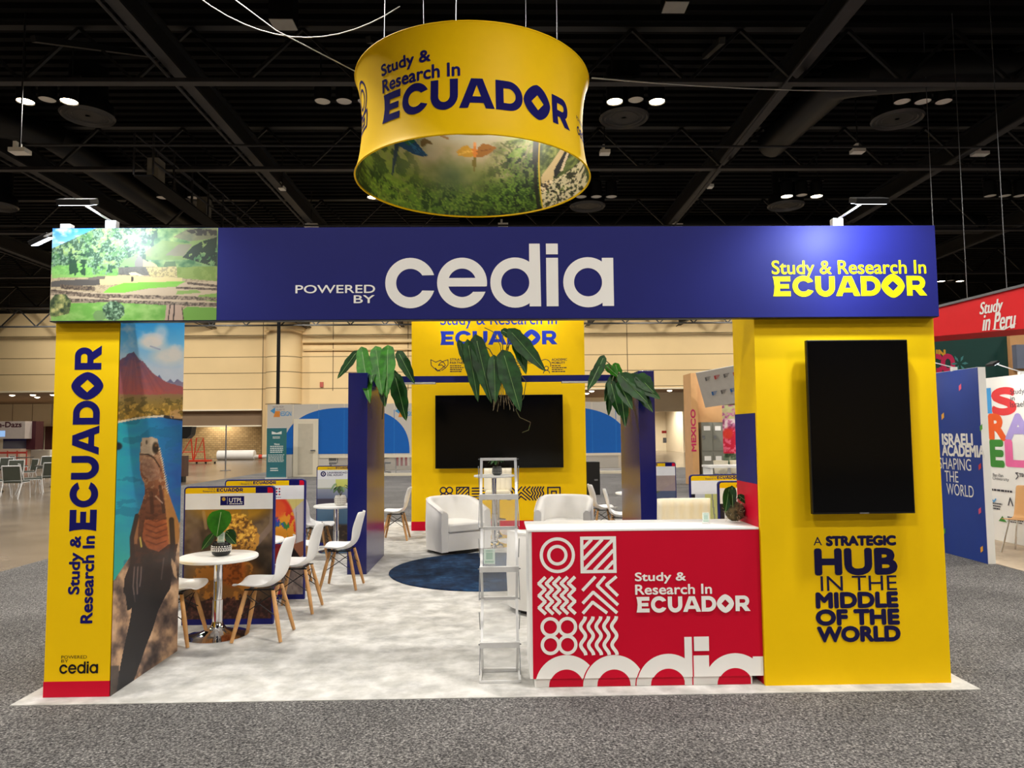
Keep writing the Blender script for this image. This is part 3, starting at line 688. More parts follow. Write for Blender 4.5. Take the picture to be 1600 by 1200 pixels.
# ---- right column
RC = thing('booth_column', ((XR0+XR1)/2, 0.35, 0), 'wide yellow column on the right with a slogan below the black screen', 'column', 'columns carrying the navy header')
YB = .56
MB().box(XR0, YC, 0.0, XR1, YB, ZT-.02).build('body', YEL, RC)
m = MB(); m.box(XR0-.003, YC+.03, .0, XR0, YB, 1.299, 0); m.box(XR0-.003, YC+.03, 1.299, XR0, YB, 1.773, 1)
m.build('flag_stripe_panel', [RED, NAVY], RC)
MB().box(XR0+.001, YC-.0025, ZH-.065, XR1-.001, YC, ZH-.001).build('top_rail', YEL, RC)
ar = Art()
for body, bx, bold in (('A', (1271, 839, 1284, 852), 0), ('STRATEGIC', (1291.5, 838, 1398.5, 851.5), .006), ('HUB', (1275, 859, 1399, 896), .012), ('IN THE', (1282, 899.5, 1401, 922.5), 0), ('MIDDLE', (1276, 926.5, 1401.5, 948), .008), ('OF THE', (1276, 953, 1403.5, 975), .008), ('WORLD', (1278, 979.5, 1405, 1001), .008)):
    ar.text(body, pb(*bx, YC), 0, bold)
ar.build('lettering', INKD, RC, front(YC), off=.0015)
def screen(name, x0, z0, x1, z1, yb, yf, label):
    t = thing(name, ((x0+x1)/2, (yb+yf)/2, z0), label, 'screen', 'black flat screens on the booth')
    MB().box(x0, yf, z0, x1, yf+.035, z1).build('casing', BLKPL, t, bevel=.004)
    MB().box(x0+.1, yf+.03, z0+.15, x1-.1, yb, z1-.15).build('wall_bracket', BLKMET, t)
    MB().box(x0+.008, yf-.003, z0+.012, x1-.008, yf+.002, z1-.008).build('display', BLKGLASS, t)
    MB().box((x0+x1)/2-.03, yf-.004, z0+.002, (x0+x1)/2+.03, yf, z0+.009).build('badge', STEEL, t)
    return t
q = pb(1265, 531, 1424, 803, .02); screen('wall_screen', q[0], q[1], q[2], q[3], YC-.0005, .02, 'tall black screen turned upright on the right yellow column')
# ---- header
HD = thing('header_sign', (0, .1, ZH), 'long navy header across the front of the booth with a white wordmark', 'sign')
MB().box(XL0, YH, ZH, 2.929, .120, ZT).build('frame', NAVY, HD)
MB().box(XL0+.002, YH+.002, ZH-.004, 2.927, .119, ZH-.0005).build('bottom_edge', BLKPL, HD)
ar = Art(); ar.cedia(pb(602, 381, 958.5, 481, YH)); ar.text('POWERED', pb(462, 445.5, 586, 458, YH), 0, .001); ar.text('BY', pb(553, 461.5, 585, 473.5, YH), 0, .001)
ar.build('lettering', WVIN, HD, front(YH), off=.0015, label='white lettering in the middle of the navy header')
ar = Art(); ar.text('Study & Research In', pb(1206, 407, 1446.5, 434.5, YH), 0, .0018); ar.ecuador(pb(1207.5, 431.5, 1448, 462.5, YH))
ar.build('lettering', YVIN, HD, front(YH), off=.0015, label='bright yellow lettering at the right end')
def ruins(p, u, v):
    X, Y = (p.X-76)*1600/270, (p.Y-350)*901/152; p.X, p.Y = X, Y
    n1 = p.vn(40, 40, 5, 1); n2 = p.vn(90, 60, 4, 2); n3 = p.vn(14, 14, 3, 3)
    p.c = p.ramp(np.clip((Y-40)/160, 0, 1), [(0, (60, 140, 225)), (1, (130, 185, 235))]); p.put(np.clip((p.vn(120, 60, 4, 9)-.5)*5, 0, 1), (230, 240, 250), .8)
    hill = p.inpoly([(0, 240), (200, 150), (420, 45), (600, -20), (1700, -40), (1700, 560), (0, 560)])
    p.put(hill, p.ramp(n2, [(.25, (70, 110, 70)), (.5, (120, 150, 96)), (.75, (160, 180, 110))]))
    p.put(hill & (n1 > .5) & (X < 1010) & (Y < 480), (52, 78, 62), .85); p.put(hill & (n3 > .58) & (X < 950) & (Y < 470), (150, 176, 146), .6)
    p.put(p.inpoly([(900, 250), (1050, 150), (1300, 180), (1450, 60), (1560, 60), (1560, 200), (1300, 330), (900, 330)]), (128, 148, 86), .85)
    p.put(p.inpoly([(1080, 290), (1200, 190), (1330, 190), (1250, 300)]), (138, 122, 112), .7); p.put(p.inpoly([(1150, 120), (1300, 40), (1560, 40), (1560, 130), (1300, 160)]), (120, 104, 96), .6)
    p.put(p.inpoly([(1240, 310), (1330, 210), (1420, 160), (1560, 120), (1560, 390), (1480, 380), (1380, 350)]) & (n1 > .4), (44, 54, 44), .9); p.put(p.inpoly([(1270, 60), (1400, 40), (1560, 60), (1560, 110), (1350, 105)]) & (n1 > .45), (60, 56, 54), .8)
    p.put(Y > 470, (176, 156, 122)); p.put((Y > 470) & (n3 > .55), (140, 122, 96), .6)
    p.put(p.inpoly([(30, 360), (190, 350), (640, 420), (640, 490), (30, 500)]) & (n2 > .4), (120, 176, 84), .8); p.put((Y > 280) & (Y < 480) & (X > 190) & (X < 340) & (n1 > .42), (40, 66, 50), .9)
    p.poly([(660, 390), (700, 330), (820, 285), (800, 395)], (130, 168, 104)); p.poly([(795, 392), (800, 340), (835, 282), (880, 330), (876, 398)], (134, 128, 118)); p.poly([(874, 398), (876, 322), (905, 345), (960, 355), (1000, 380), (1010, 398)], (206, 190, 130)); p.put(p.inpoly([(1060, 395), (1080, 350), (1170, 345), (1185, 395)]), (86, 108, 76), .8)
    p.poly([(1190, 400), (1560, 390), (1560, 530), (1190, 500)], (134, 152, 78)); p.put((n1 > .5) & p.inpoly([(1190, 400), (1560, 390), (1560, 530), (1190, 500)]), (110, 132, 60), .5)
    p.poly([(648, 400), (985, 395), (985, 478), (648, 472)], (110, 106, 96)); p.poly([(900, 400), (1186, 396), (1186, 492), (940, 486)], (196, 178, 120)); p.put(p.inpoly([(648, 396), (1186, 396), (1186, 492), (648, 474)]) & (n3 > .55), (90, 86, 74), .4)
    p.poly([(20, 540), (60, 524), (470, 505), (475, 565), (20, 585)], (84, 78, 72)); p.poly([(470, 490), (720, 474), (900, 488), (1240, 496), (1240, 530), (480, 566)], (204, 184, 128)); p.poly([(360, 500), (470, 482), (526, 484), (526, 508), (380, 520)], (110, 100, 88)); p.poly([(762, 490), (784, 488), (786, 530), (764, 532)], (66, 58, 48)); p.poly([(740, 452), (800, 446), (880, 480), (760, 476)], (220, 204, 160))
    gr = p.inpoly([(500, 640), (560, 590), (700, 545), (1270, 530), (1180, 580), (900, 600), (680, 640)]); p.put(gr, (124, 182, 66)); p.put(gr & (n1 > .5), (104, 158, 54), .6)
    p.put(p.inpoly([(20, 600), (500, 640), (680, 640), (1270, 540), (1560, 530), (1560, 780), (1100, 750), (20, 680)]), (190, 168, 138), .95); p.put(gr, (124, 182, 66), .9)
    p.poly([(1190, 620), (1370, 610), (1420, 635), (1180, 655)], (128, 160, 78), .9); p.poly([(1390, 660), (1560, 640), (1560, 725), (1370, 700)], (122, 158, 70), .9)
    for (a, b, c, d, wd) in ((20, 620, 560, 680, 34), (110, 580, 430, 600, 40), (1280, 545, 1560, 575, 22), (1180, 590, 1560, 605, 20)):
        k = (X > a) & (X < c) & (np.abs(Y-(b+(d-b)*(X-a)/(c-a))) < wd/2); p.put(k, (104, 88, 72), .9); p.put(k & (n3 > .55), (60, 50, 44), .7)
    k = (X > 20) & (X < 1560) & (np.abs(Y-(640+60*(X/1560))-np.sin(X/300)*4) < 17); p.put(k, p.ramp(n3, [(.3, (70, 58, 50)), (.7, (160, 140, 116))]), .9)
    k = (X > 180) & (X < 1560) & (np.abs(Y-(700+50*(X/1560))) < 18); p.put(k, p.ramp(n3, [(.3, (66, 56, 48)), (.7, (150, 132, 112))]), .9)
    g2 = p.inpoly([(200, 735), (540, 725), (1090, 752), (1080, 900), (20, 900), (20, 860)]); p.put(g2, p.ramp(n2, [(.3, (104, 156, 66)), (.7, (142, 178, 96))])); p.poly([(1240, 800), (1280, 765), (1560, 775), (1560, 900), (1250, 900)], (112, 156, 66))
    p.poly([(1090, 750), (1240, 750), (1240, 900), (1075, 900)], (178, 150, 128)); p.line([(1125, 750), (1105, 900)], 10, (60, 50, 44)); p.line([(1165, 740), (1155, 900)], 12, (50, 42, 38)); p.line([(1235, 770), (1250, 900)], 9, (80, 72, 50))
    b1 = p.inpoly([(10, 720), (60, 650), (160, 650), (210, 720), (190, 830), (60, 860), (10, 850)]); p.put(b1, p.ramp(n1, [(.3, (46, 60, 40)), (.55, (110, 118, 70)), (.75, (186, 176, 110))]))
    p.put(((X-600)/105)**2+((Y-805)/90)**2 < 1+.4*(n3-.5), p.ramp(n3, [(.3, (40, 62, 44)), (.55, (88, 116, 84)), (.75, (150, 176, 140))])); p.put(((X-470)/60)**2+((Y-850)/50)**2 < 1+.5*(n3-.5), (106, 132, 84), .8)
xr_ = pb(78, 357, 339.5, 500, YH)[2]
canvas('ruins_photo', HD, 270, 150, lambda a, b: (XL0+.001+(xr_-XL0-.001)*a, YH-.0012, ZH+.002+(ZT-ZH-.004)*b), ruins, .85)
# ---- arm floodlights on the booth edges
def armlight(base, head, hw, label, col=(.78, .88, 1), watts=ARM_W, aim=None, ang=160, ax=(1, 0, 0), face=None):
    base, head = Vector(base), Vector(head)
    t = thing('arm_floodlight', base, label, 'floodlight', 'arm floodlights')
    MB().box(base.x-.035, base.y-.03, base.z-.03, base.x+.035, base.y+.02, base.z+.025).build('clamp', ALU, t, bevel=.004)
    d = head-base
    MB().tube([base+Vector((0, 0, .02)), base+d*.3+Vector((0, 0, .015)), head+Vector((0, 0, .012))], .007, 8).build('arm', ALU, t, smooth=True)
    aim = Vector(aim); dl = (aim-head).normalized(); dz = (Vector(face)-head).normalized() if face else dl; a = Vector(ax); side = dz.cross(a).normalized(); a = side.cross(dz)
    h = MB().obox(head, a*hw, side*.05, dz*.018).build('lamp_head', BLKMET, t, bevel=.004)
    MB().obox(head+dz*.0185, a*hw*.9, side*.042, dz*.001).build('lens', mat('flood_lens', (240, 246, 255), .4, var=0, emit=(225, 238, 255), es=14), h)
    l = bulb('flood_light', head+dz*.03, watts, col, .05, 'SPOT', ang, blend=.5); l.rotation_euler = dl.to_track_quat('-Z', 'Y').to_euler()
    return t
b_, h_ = at(178, 352, .10), at(124, 317, -.34); armlight((b_[0], .085, ZT+.0305), (h_[0], -.36, h_[2]), .1, 'arm floodlight clipped over the ruins photo panel', aim=(b_[0]+.0, .05, 2.75), watts=42, face=(h_[0], -.22, 2.7))
b_, h_ = at(1305, 350, .10), at(1355, 315, -.34); armlight((b_[0], .085, ZT+.0305), (h_[0], -.36, h_[2]), .1, 'arm floodlight clipped over the right end of the header', aim=(b_[0], .05, 2.75), face=(h_[0], -.22, 2.7), watts=ARM_W)
h_ = at(71, 376, .7); armlight((XL0+.03, .16, ZT+.0305), (h_[0], .66, h_[2]), .08, 'arm floodlight glaring at the outer left end of the header', aim=(XL0+.1, 1.0, 1.9), watts=5)
# ---- reception counter
CN = thing('reception_counter', (.97, .4, 0), 'white reception counter with a crimson patterned front', 'counter')
CY0, CY1, CZ = .15, .62, 1.016; CX0, CX1 = at(826, 830, CY0)[0], XR0-.004
MB().box(CX0, CY0, .058, CX1, CY1, CZ-.014).build('body', WHITE, CN)
MB().box(CX0-.012, CY0-.006, CZ-.014, CX1, CY1, CZ).build('countertop', WHITE, CN, bevel=.002)
MB().box(CX0+.03, CY0+.012, 0.0, CX1-.07, CY1-.03, .058).build('plinth', WHITE, CN)
MB().box(CX0+.02, CY0-.004, .058, CX1, CY0, CZ-.0145).build('front_panel', RED, CN)
def cz(x0, y0, x1, y1): return pb(800+x0/3.75, 780+y0/3.75, 800+x1/3.75, 780+y1/3.75, CY0-.004)
ar = Art()
for kd, bx in (('rings', (162, 220, 369, 436)), ('diag', (400, 218, 611, 433)), ('zig', (165, 458, 382, 670)), ('chev', (415, 456, 617, 665)), ('four', (167, 689, 383, 912)), ('wave', (400, 690, 628, 908))): ar.icons(kd, *cz(*bx))
ar.text('Study &', cz(721, 428, 1016, 492), 0, .002); ar.text('Research In', cz(722, 498, 1168, 555), 0, .002); ar.ecuador(cz(728, 567, 1395, 658))
ar.build('lettering', WVIN, CN, front(CY0-.004), label='white icons and lettering')
ar = Art(); S = 1/3.75*4.83/FPX
def ctr(x, y): b = cz(x, y, x+1, y+1); return b[0], b[3]
for (cx_, cy_, r1, r0, st) in ((320, 1102, 178, 98, None), (600, 1098, 175, 95, None), (918, 1096, 180, 98, (1012, 806, 1058)), (1310, 1094, 182, 100, (1412, 920, 1487))):
    c_ = ctr(cx_, cy_); ar.ring(c_[0], c_[1], (r1+7)*S, r1*S, 1, 0, 180); ar.L += 1; ar.ring(c_[0], c_[1], r1*S, r0*S, 0, -30, 210); ar.disc(c_[0], c_[1], r0*S, 1); ar.L += 1
    if st: b = cz(st[0], st[1], st[2], 1102); ar.rect(*b, 0); ar.L += 1
b = cz(1056, 800, 1064, 1102); ar.rect(*b, 1); ar.L += 1
b = cz(1065, 804, 1153, 888); ar.rect(*b, 0); b = cz(1065, 914, 1155, 1102); ar.rect(*b, 0)
zb0 = .0585; lim = [((0, zb0, 0), (0, -1, 0)), ((CX1, 0, 0), (1, 0, 0)), ((CX0+.02, 0, 0), (-1, 0, 0))]
ar.build('wordmark', [WVIN, RED], CN, front(CY0-.004), clip=lim, label='large cropped white wordmark along the foot')
ar2 = Art(); ar2.v, ar2.f, ar2.m = ar.v, ar.f, ar.m
ar2.build('wordmark', [mat('grey_vinyl', (226, 224, 220), .5), RED], CN, front(CY0+.012), clip=[((0, .001, 0), (0, -1, 0)), ((0, .056, 0), (0, 1, 0)), ((CX1-.08, 0, 0), (1, 0, 0)), ((CX0+.04, 0, 0), (-1, 0, 0))])
# ---- blue pillars and the beam between them
PY0, PY1 = 4.04, 5.36
PLt = thing('booth_pillar', (-1.70, 4.7, 0), 'glossy navy pillar on the left behind the white chairs', 'pillar', 'navy pillars'); PZ = 2.40
MB().box(-1.815, PY0, 0, -1.585, PY1, PZ).build('body', NAVYG, PLt, bevel=.003)
PRt = thing('booth_pillar', (1.835, 4.7, 0), 'glossy navy pillar on the right behind the reception counter', 'pillar', 'navy pillars')
q0, q1 = at(997, 590, PY0)[0], at(1022, 590, PY0)[0]
MB().box(q0, PY0, 0, q1, PY1, PZ).build('body', NAVYG, PRt, bevel=.003)
bt = thing('booth_beam', (0, 5.15, 2.37), 'navy beam bridging the two glossy navy pillars', 'beam')
MB().box(-1.585, 5.1, 2.355, q0, 5.2, 2.44).build('body', NAVY, bt)
for (x0, x1) in ((-1.585, at(680, 597, 5.1)[0]), (at(878, 597, 5.1)[0], q0)): MB().box(x0, 5.08, 2.335, x1, 5.22, 2.355).build('light_bar', ALU, bt)
# ---- back tower
BY = 7.85
BT = thing('back_tower', (0, 8.2, 0), 'tall yellow tower wall at the back of the booth with icons', 'booth wall')
bx0, bx1 = at(643, 760, BY)[0], at(916.5, 760, BY)[0]
MB().box(bx0, BY, 0, bx1, BY+.8, 4.1).build('body', YEL, BT)
MB().box(bx0-.003, BY-.004, 0.001, bx1+.003, BY+.8, .155).build('base_band', RED, BT)
ar = Art(); ar.text('Study & Research In', pb(688, 489, 870, 513, BY), 0, .002); ar.ecuador(pb(688, 517, 871, 538.5, BY))
ar.build('lettering', INKB, BT, front(BY))
ar = Art()
for kd, a in zip(('four', 'diag', 'bars', 'arch', 'rings', 'chev', 'wave', 'nest'), (687, 712.5, 737, 761, 785, 808, 830, 855)): ar.icons(kd, *pb(a, 760.5, a+21, 781.5, BY), 0, .022)
ar.build('pattern_row', INKD, BT, front(BY))
for a, t1, t2, px in ((673, 'STRATEGIC', 'PARTNERSHIPS', 703), (763, 'EQUITY AND', 'INNOVATION', 797), (848, 'ACADEMIC', 'MOBILITY', 862)):
    ar = Art();     ar.text(t1, pb(px, 560, px+(24 if px > 850 else 34), 563.6, BY), 0, .001); ar.text(t2, pb(px, 565, px+(21 if px > 850 else 38), 568.6, BY), 0, .001); ar.build('caption', INKD, BT, front(BY)); ar = Art(); ar.lines(pb(px, 570, px+24, 582, BY), 4, 0, .45, .5, a); ar.build('small_print', INKD, BT, front(BY))
ar = Art()
def U(px, py): p_ = at(px, py, BY); return (p_[0], p_[2])
for pts in ([(673, 562), (674, 571)], [(673, 562), (681, 566), (688, 563), (694, 567), (696, 571), (690, 576), (684, 580), (678, 575), (674, 571)], [(700, 562), (694, 564), (688, 567), (685, 571), (690, 570), (696, 575)], [(700, 562), (700, 570), (696, 575), (690, 579)], [(680, 575), (683, 578)], [(684, 578), (688, 580)]): ar.stroke([U(*k) for k in pts], .012)
ar.build('icon', INKD, BT, front(BY)); ar = Art()
for cx_ in (762, 776): c_ = U(cx_, 564.5); ar.ring(c_[0], c_[1], .045, .033); ar.ring(c_[0], c_[1], .02, .01)
ar.stroke([U(766, 565), U(771, 567), U(773, 565)], .01)
ar.build('icon', INKD, BT, front(BY)); ar = Art()
c_ = U(852, 570); ar.ring(c_[0], c_[1], .1, .088, 0, -20, 130); ar.ring(c_[0]+.02, c_[1]-.06, .04, .028); ar.ring(c_[0]+.02, c_[1]-.15, .06, .048, 0, 0, 180)
ar.build('icon', INKD, BT, front(BY)); ar = Art()
c_ = U(811, 586); ar.ring(c_[0], c_[1], .05, .038, 0, 0, 180)
ar.build('icon', INKD, BT, front(BY))
q = pb(680, 617, 880, 731.5, 7.75); screen('wall_screen', q[0], q[1], q[2], q[3], BY-.0005, 7.75, 'wide black screen on the yellow tower at the back')
armlight((-.75, BY-.02, 4.13), (-.75, BY-.5, 4.2), .09, 'arm floodlight over the left half of the back tower', aim=(-.75, BY, 3.6), watts=30, col=(1, .95, .85))
armlight((.75, BY-.02, 4.13), (.75, BY-.5, 4.2), .09, 'arm floodlight over the right half of the back tower', aim=(.75, BY, 3.6), watts=30, col=(1, .95, .85))
# ---- hanging ring
RCX, RCY, RR = -.31, 4.58, 1.53
_n = at(740, 208, RCY-RR); Z0 = _n[2]; Z1 = at(740, 32, RCY-RR)[2]
def rprof(t): return RR-.095*(1-(2*t-1)**2)**.8 if 0 < t < 1 else RR
RG = thing('hanging_ring_sign', (RCX, RCY, Z0), 'yellow ring banner hung from the ceiling with a jungle picture inside', 'sign')
def ringp(a, t, d=0.0): r = rprof(t)+d; return (RCX+r*math.sin(a), RCY-r*math.cos(a), Z0+(Z1-Z0)*t)
MB().grid(lambda u, v: ringp(u*2*PI, v), 192, 44).build('outer_fabric', YEL, RG, smooth=True, fixn=False)
for z, nm in ((0, 'lower_hoop'), (1, 'upper_hoop')): MB().tube([ringp(2*PI*k/96, z, -.008) for k in range(97)], .011, 8, cap=False).build('hoop', YEL, RG, smooth=True)
def jungle(p, u, v):
    A = u*2*PI; S = np.abs((A-PI)/(PI/2)); ph = (A-PI)      # angle from the far middle
    X = 800-747*np.sin(np.clip(ph, -PI/2, PI/2)); X = np.where(np.abs(ph) > PI/2, 1500-600*(np.abs(ph)-PI/2)/(PI/2), X); Y = 550-515*v
    p.X, p.Y = X, Y
    n1 = p.vn(60, 50, 5, 1); n2 = p.vn(26, 22, 4, 2); n3 = p.vn(11, 10, 3, 3); n4 = p.vn(200, 150, 4, 4)
    p.c = p.ramp(np.clip((Y-40)/430+(n4-.5)*.6, 0, 1), [(0, (186, 176, 150)), (.35, (172, 154, 118)), (.6, (124, 126, 70)), (1, (62, 84, 30))])
    lf = np.clip((430-X)/240, 0, 1); p.put(lf*np.clip(n2*2.2-.4, 0, 1), (128, 140, 50), .9); p.put(lf*(n1 < .5), (44, 62, 26), .75)
    dn = np.clip((Y-330)/130, 0, 1); p.put(dn*(n2 > .45), (88, 120, 34), .75); p.put(dn*(n1 < .46), (30, 50, 20), .7); p.put(dn*(n3 > .6), (150, 172, 60), .5)
    rt = np.clip((X-820+.35*(Y-300))/260, 0, 1)*(Y > 90); p.put(rt*np.clip((n1-.35)*3, 0, 1), (36, 54, 20), .9); p.put(rt*(n3 > .54), (104, 134, 44), .65); p.put(rt*(n2 < .42), (18, 28, 14), .75)
    p.put(np.clip((X-950)/250, 0, 1)*np.clip((200-Y)/140, 0, 1), (176, 192, 84), .8); p.poly([(1040, 205), (1110, 150), (1200, 160), (1150, 215)], (140, 176, 66), .45)
    p.line([(990, 100), (1080, 160), (1100, 110)], 9, (96, 96, 56), .8); p.line([(950, 150), (1040, 195)], 7, (96, 96, 56), .7)
    p.put((np.abs(X-1262) < 26-.03*Y) & (Y > 120), (26, 26, 18), .85)
    def wing(pts, col, a=.95): p.poly(pts, col, a)
    wing([(775, 170), (760, 130), (730, 108), (690, 120), (645, 155), (660, 180), (720, 188), (770, 190)], (190, 138, 40)); wing([(802, 165), (815, 120), (850, 95), (900, 105), (962, 130), (930, 150), (900, 172), (850, 186), (802, 186)], (150, 96, 40)); wing([(770, 150), (776, 100), (790, 84), (802, 100), (808, 160), (800, 195), (775, 190)], (206, 120, 48)); wing([(773, 190), (803, 190), (800, 240), (784, 282), (770, 240)], (112, 96, 40)); p.line([(660, 172), (740, 150)], 5, (216, 176, 80), .7)
    wing([(230, 205), (235, 110), (290, 95), (330, 120), (380, 170), (425, 210), (380, 225), (320, 222)], (26, 60, 96)); wing([(236, 150), (250, 105), (310, 100), (340, 140), (290, 180)], (44, 92, 56)); wing([(205, 130), (232, 100), (234, 160), (215, 260), (196, 340), (180, 400), (184, 300)], (40, 56, 66))
    for q_ in range(6): p.line([(290, 150), (350+q_*14, 222-q_*4)], 3, (60, 120, 160), .6)
    wing([(375, 160), (385, 110), (410, 98), (450, 108), (470, 128), (430, 130), (400, 155)], (104, 80, 40)); wing([(515, 60), (560, 52), (590, 66), (595, 82), (560, 72)], (150, 110, 60))
    for q_ in range(7): p.line([(775, 150), (652+q_*14, 178-q_*9)], 2.2, (226, 176, 84), .5); p.line([(806, 150), (950-q_*14, 140-q_*5+q_*q_)], 2.2, (110, 66, 34), .5)
    p.ell(788, 100, 11, 16, (222, 150, 90), .9, .4); p.line([(222, 110), (205, 240), (184, 390)], 12, (34, 50, 60), .9)
    e = (X > 1290) & (np.abs(ph) <= PI/2); p.put(e, p.ramp(n2, [(.3, (66, 76, 40)), (.6, (120, 130, 70)), (.8, (160, 160, 90))])); p.poly([(1300, 370), (1420, 270), (1470, 230), (1500, 260), (1400, 350), (1380, 420), (1305, 470)], (206, 178, 130), .95); p.poly([(1390, 360), (1500, 250), (1530, 290), (1440, 380), (1395, 410)], (34, 32, 34), .95); p.poly([(1430, 380), (1510, 250), (1520, 262), (1450, 385)], (220, 196, 160), .9); p.put(e & (Y > 410+.0*X) & (n3 > .5), (226, 206, 170), .8); p.put(e & (Y > 400) & (n3 < .45), (40, 34, 32), .8)
    p.put((np.abs(X-1290) < 4) & (np.abs(ph) <= PI/2), (206, 170, 40))
canvas('jungle_picture', RG, 420, 90, lambda a, b: ringp(a*2*PI, .01+.98*b, -.012), jungle, 1.25)
def rang(px, py):                                                  # photo pixel -> (arc angle, height share) on the near outside of the ring
    d = _ray(px, py); lo = None
    best = (9, 0, 0)
    a2, r2 = d[0]**2+d[1]**2, RR-.07; ox, oy = CAM[0]-RCX, CAM[1]-RCY
    bq = ox*d[0]+oy*d[1]; cq = ox*ox+oy*oy-r2*r2; disc = max(bq*bq-a2*cq, 0); t = (-bq-math.sqrt(disc))/a2
    x, y, z = ox+d[0]*t, oy+d[1]*t, CAM[2]+d[2]*t
    return math.atan2(x, -y), (z-Z0)/(Z1-Z0)
def rbox(x0, y0, x1, y1):
    a0, b0 = rang(x0, y1[0]); a1, b1 = rang(x1, y1[1]); _, t0 = rang(x0, y0[0]); _, t1 = rang(x1, y0[1])
    return (a0*RR, (b0+b1)/2*(Z1-Z0), a1*RR, (t0+t1)/2*(Z1-Z0))
ringmap = lambda u, v, d: ringp(u/RR, v/(Z1-Z0), d)
cuts = [((x, 0, 0), (1, 0, 0)) for x in np.arange(-2.4, 2.41, .04)]+[((0, z, 0), (0, 1, 0)) for z in np.arange(.03, 1.28, .03)]
ar = Art(); ar.ecuador(rbox(597, (148, 162), 891, (192, 207))); ar.text('Study &', rbox(596, (98, 83), 672, (118, 106)), 0, .006); ar.text('Research In', rbox(596, (120, 103), 718, (141, 121)), 0, .006)
ar.build('lettering', INK, RG, ringmap, cuts=cuts, off=.004); ar = Art(); ar.cedia(rbox(903.5, (199, 206), 920, (216, 224))); ar.text('POWERED BY', rbox(903, (187, 196), 918, (192, 202)))
ar.build('wordmark', INK, RG, ringmap, cuts=cuts, off=.004); ar = Art(); ar.icons('rings', *rbox(562.5, (141, 139), 571, (176, 172)), 0, .03); ar.icons('nest', *rbox(562.5, (181, 177), 571, (208, 206)), 0, .03)
ar.build('icons', INK, RG, ringmap, cuts=cuts, off=.004)
for px, py, k in ((612, 0, -40), (729, 0, -5), (862, -5, 42)):
    s_ = ringp(math.radians(k), 1.0); 
    wr = MB(); wr.tube([s_, (s_[0]+(.25 if k > 0 else -.05 if k > -20 else .28)*-1*(1 if k > 0 else -1)*0+(s_[0]-RCX)*.1, RCY-.2, ZC-.3)], .006, 5); wr.build('hanging_wire', STEEL, RG)
for k in (150, -150): 
    s_ = ringp(math.radians(k), 1.0); MB().tube([s_, (s_[0], RCY+.8, ZC-.3)], .006, 5).build('hanging_wire', STEEL, RG)

# ================================================================== FURNITURE
tag(MB().lathe([(1.2, 0.0), (1.205, .006), (1.19, .014), (0, .014)], (-.13, 4.22, 0), 72, 0, True, False).build('round_rug', speckle('navy_rug', [(0.35, (10, 34, 62)), (0.5, (18, 52, 88)), (0.68, (40, 78, 116))], 9, rough=1.0, bump=.4, scale2=2.2, mixc=(170, 180, 190))), 'round navy rug on the pale carpet among the white armchairs', 'rug')
# ---- shell chair (faces local -x)
def shell_pt(u, v):
    s = v                                           # 0 front lip .. 1 top of back
    P = [(-.215, .425), (-.19, .44), (-.10, .43), (0.0, .418), (.075, .425), (.13, .46), (.165, .52), (.19, .60), (.215, .70), (.24, .79), (.246, .82)]
    Wd = [.15, .185, .215, .225, .222, .21, .205, .205, .195, .155, .11]
    q = s*(len(P)-1); i = min(int(q), len(P)-2); f = q-i
    x = P[i][0]*(1-f)+P[i+1][0]*f; z = P[i][1]*(1-f)+P[i+1][1]*f; wd = Wd[i]*(1-f)+Wd[i+1]*f
    t = 2*u-1; y = wd*t
    bk = min(max((s-.5)/.25, 0), 1); lift = .055*abs(t)**2.6*(1-abs(2*s-.9)*.6)
    return Vector((x-bk*.05*abs(t)**2, y, z+lift*(1-bk)*.9))
def make_chair(loc, rz, label):
    t = thing('shell_chair', loc, label, 'chair', 'white shell chairs with wooden legs')
    MB().grid(shell_pt, 10, 20).build('seat_shell', PLAST, t, smooth=True, solid=.008, subsurf=1, world=False, fixn=False)
    br = MB(); tops = {}
    for sx in (-1, 1):
        for sy in (-1, 1):
            a, b = Vector((sx*.105+.0, sy*.115, .405)), Vector((sx*.195, sy*.19, .006)); tops[sx, sy] = (a, b)
            MB().tube([a, a*.5+b*.5, b+(a-b)*.01, b], [.015, .019, .014, .0135], 10).build('leg', WOODLEG, t, smooth=True, world=False)
    for sy in (-1, 1):
        for (p_, q_) in ((-1, 1), (1, -1)):
            a = tops[p_, sy]; b = tops[q_, sy]; br.tube([a[0]*.92+a[1]*.08, b[0]*.48+b[1]*.52], .004, 5)
    for sx in (-1, 1):
        a = tops[sx, -1]; b = tops[sx, 1]; br.tube([a[0]*.92+a[1]*.08, b[0]*.6+b[1]*.4], .004, 5); br.tube([b[0]*.92+b[1]*.08, a[0]*.6+a[1]*.4], .004, 5)
    br.box(-.12, -.13, .402, .12, -.115, .414); br.box(-.12, .115, .402, .12, .13, .414); br.box(-.09, -.12, .404, -.07, .12, .416); br.box(.07, -.12, .404, .09, .12, .416)
    br.build('wire_brace', BLKMET, t, world=False)
    return t
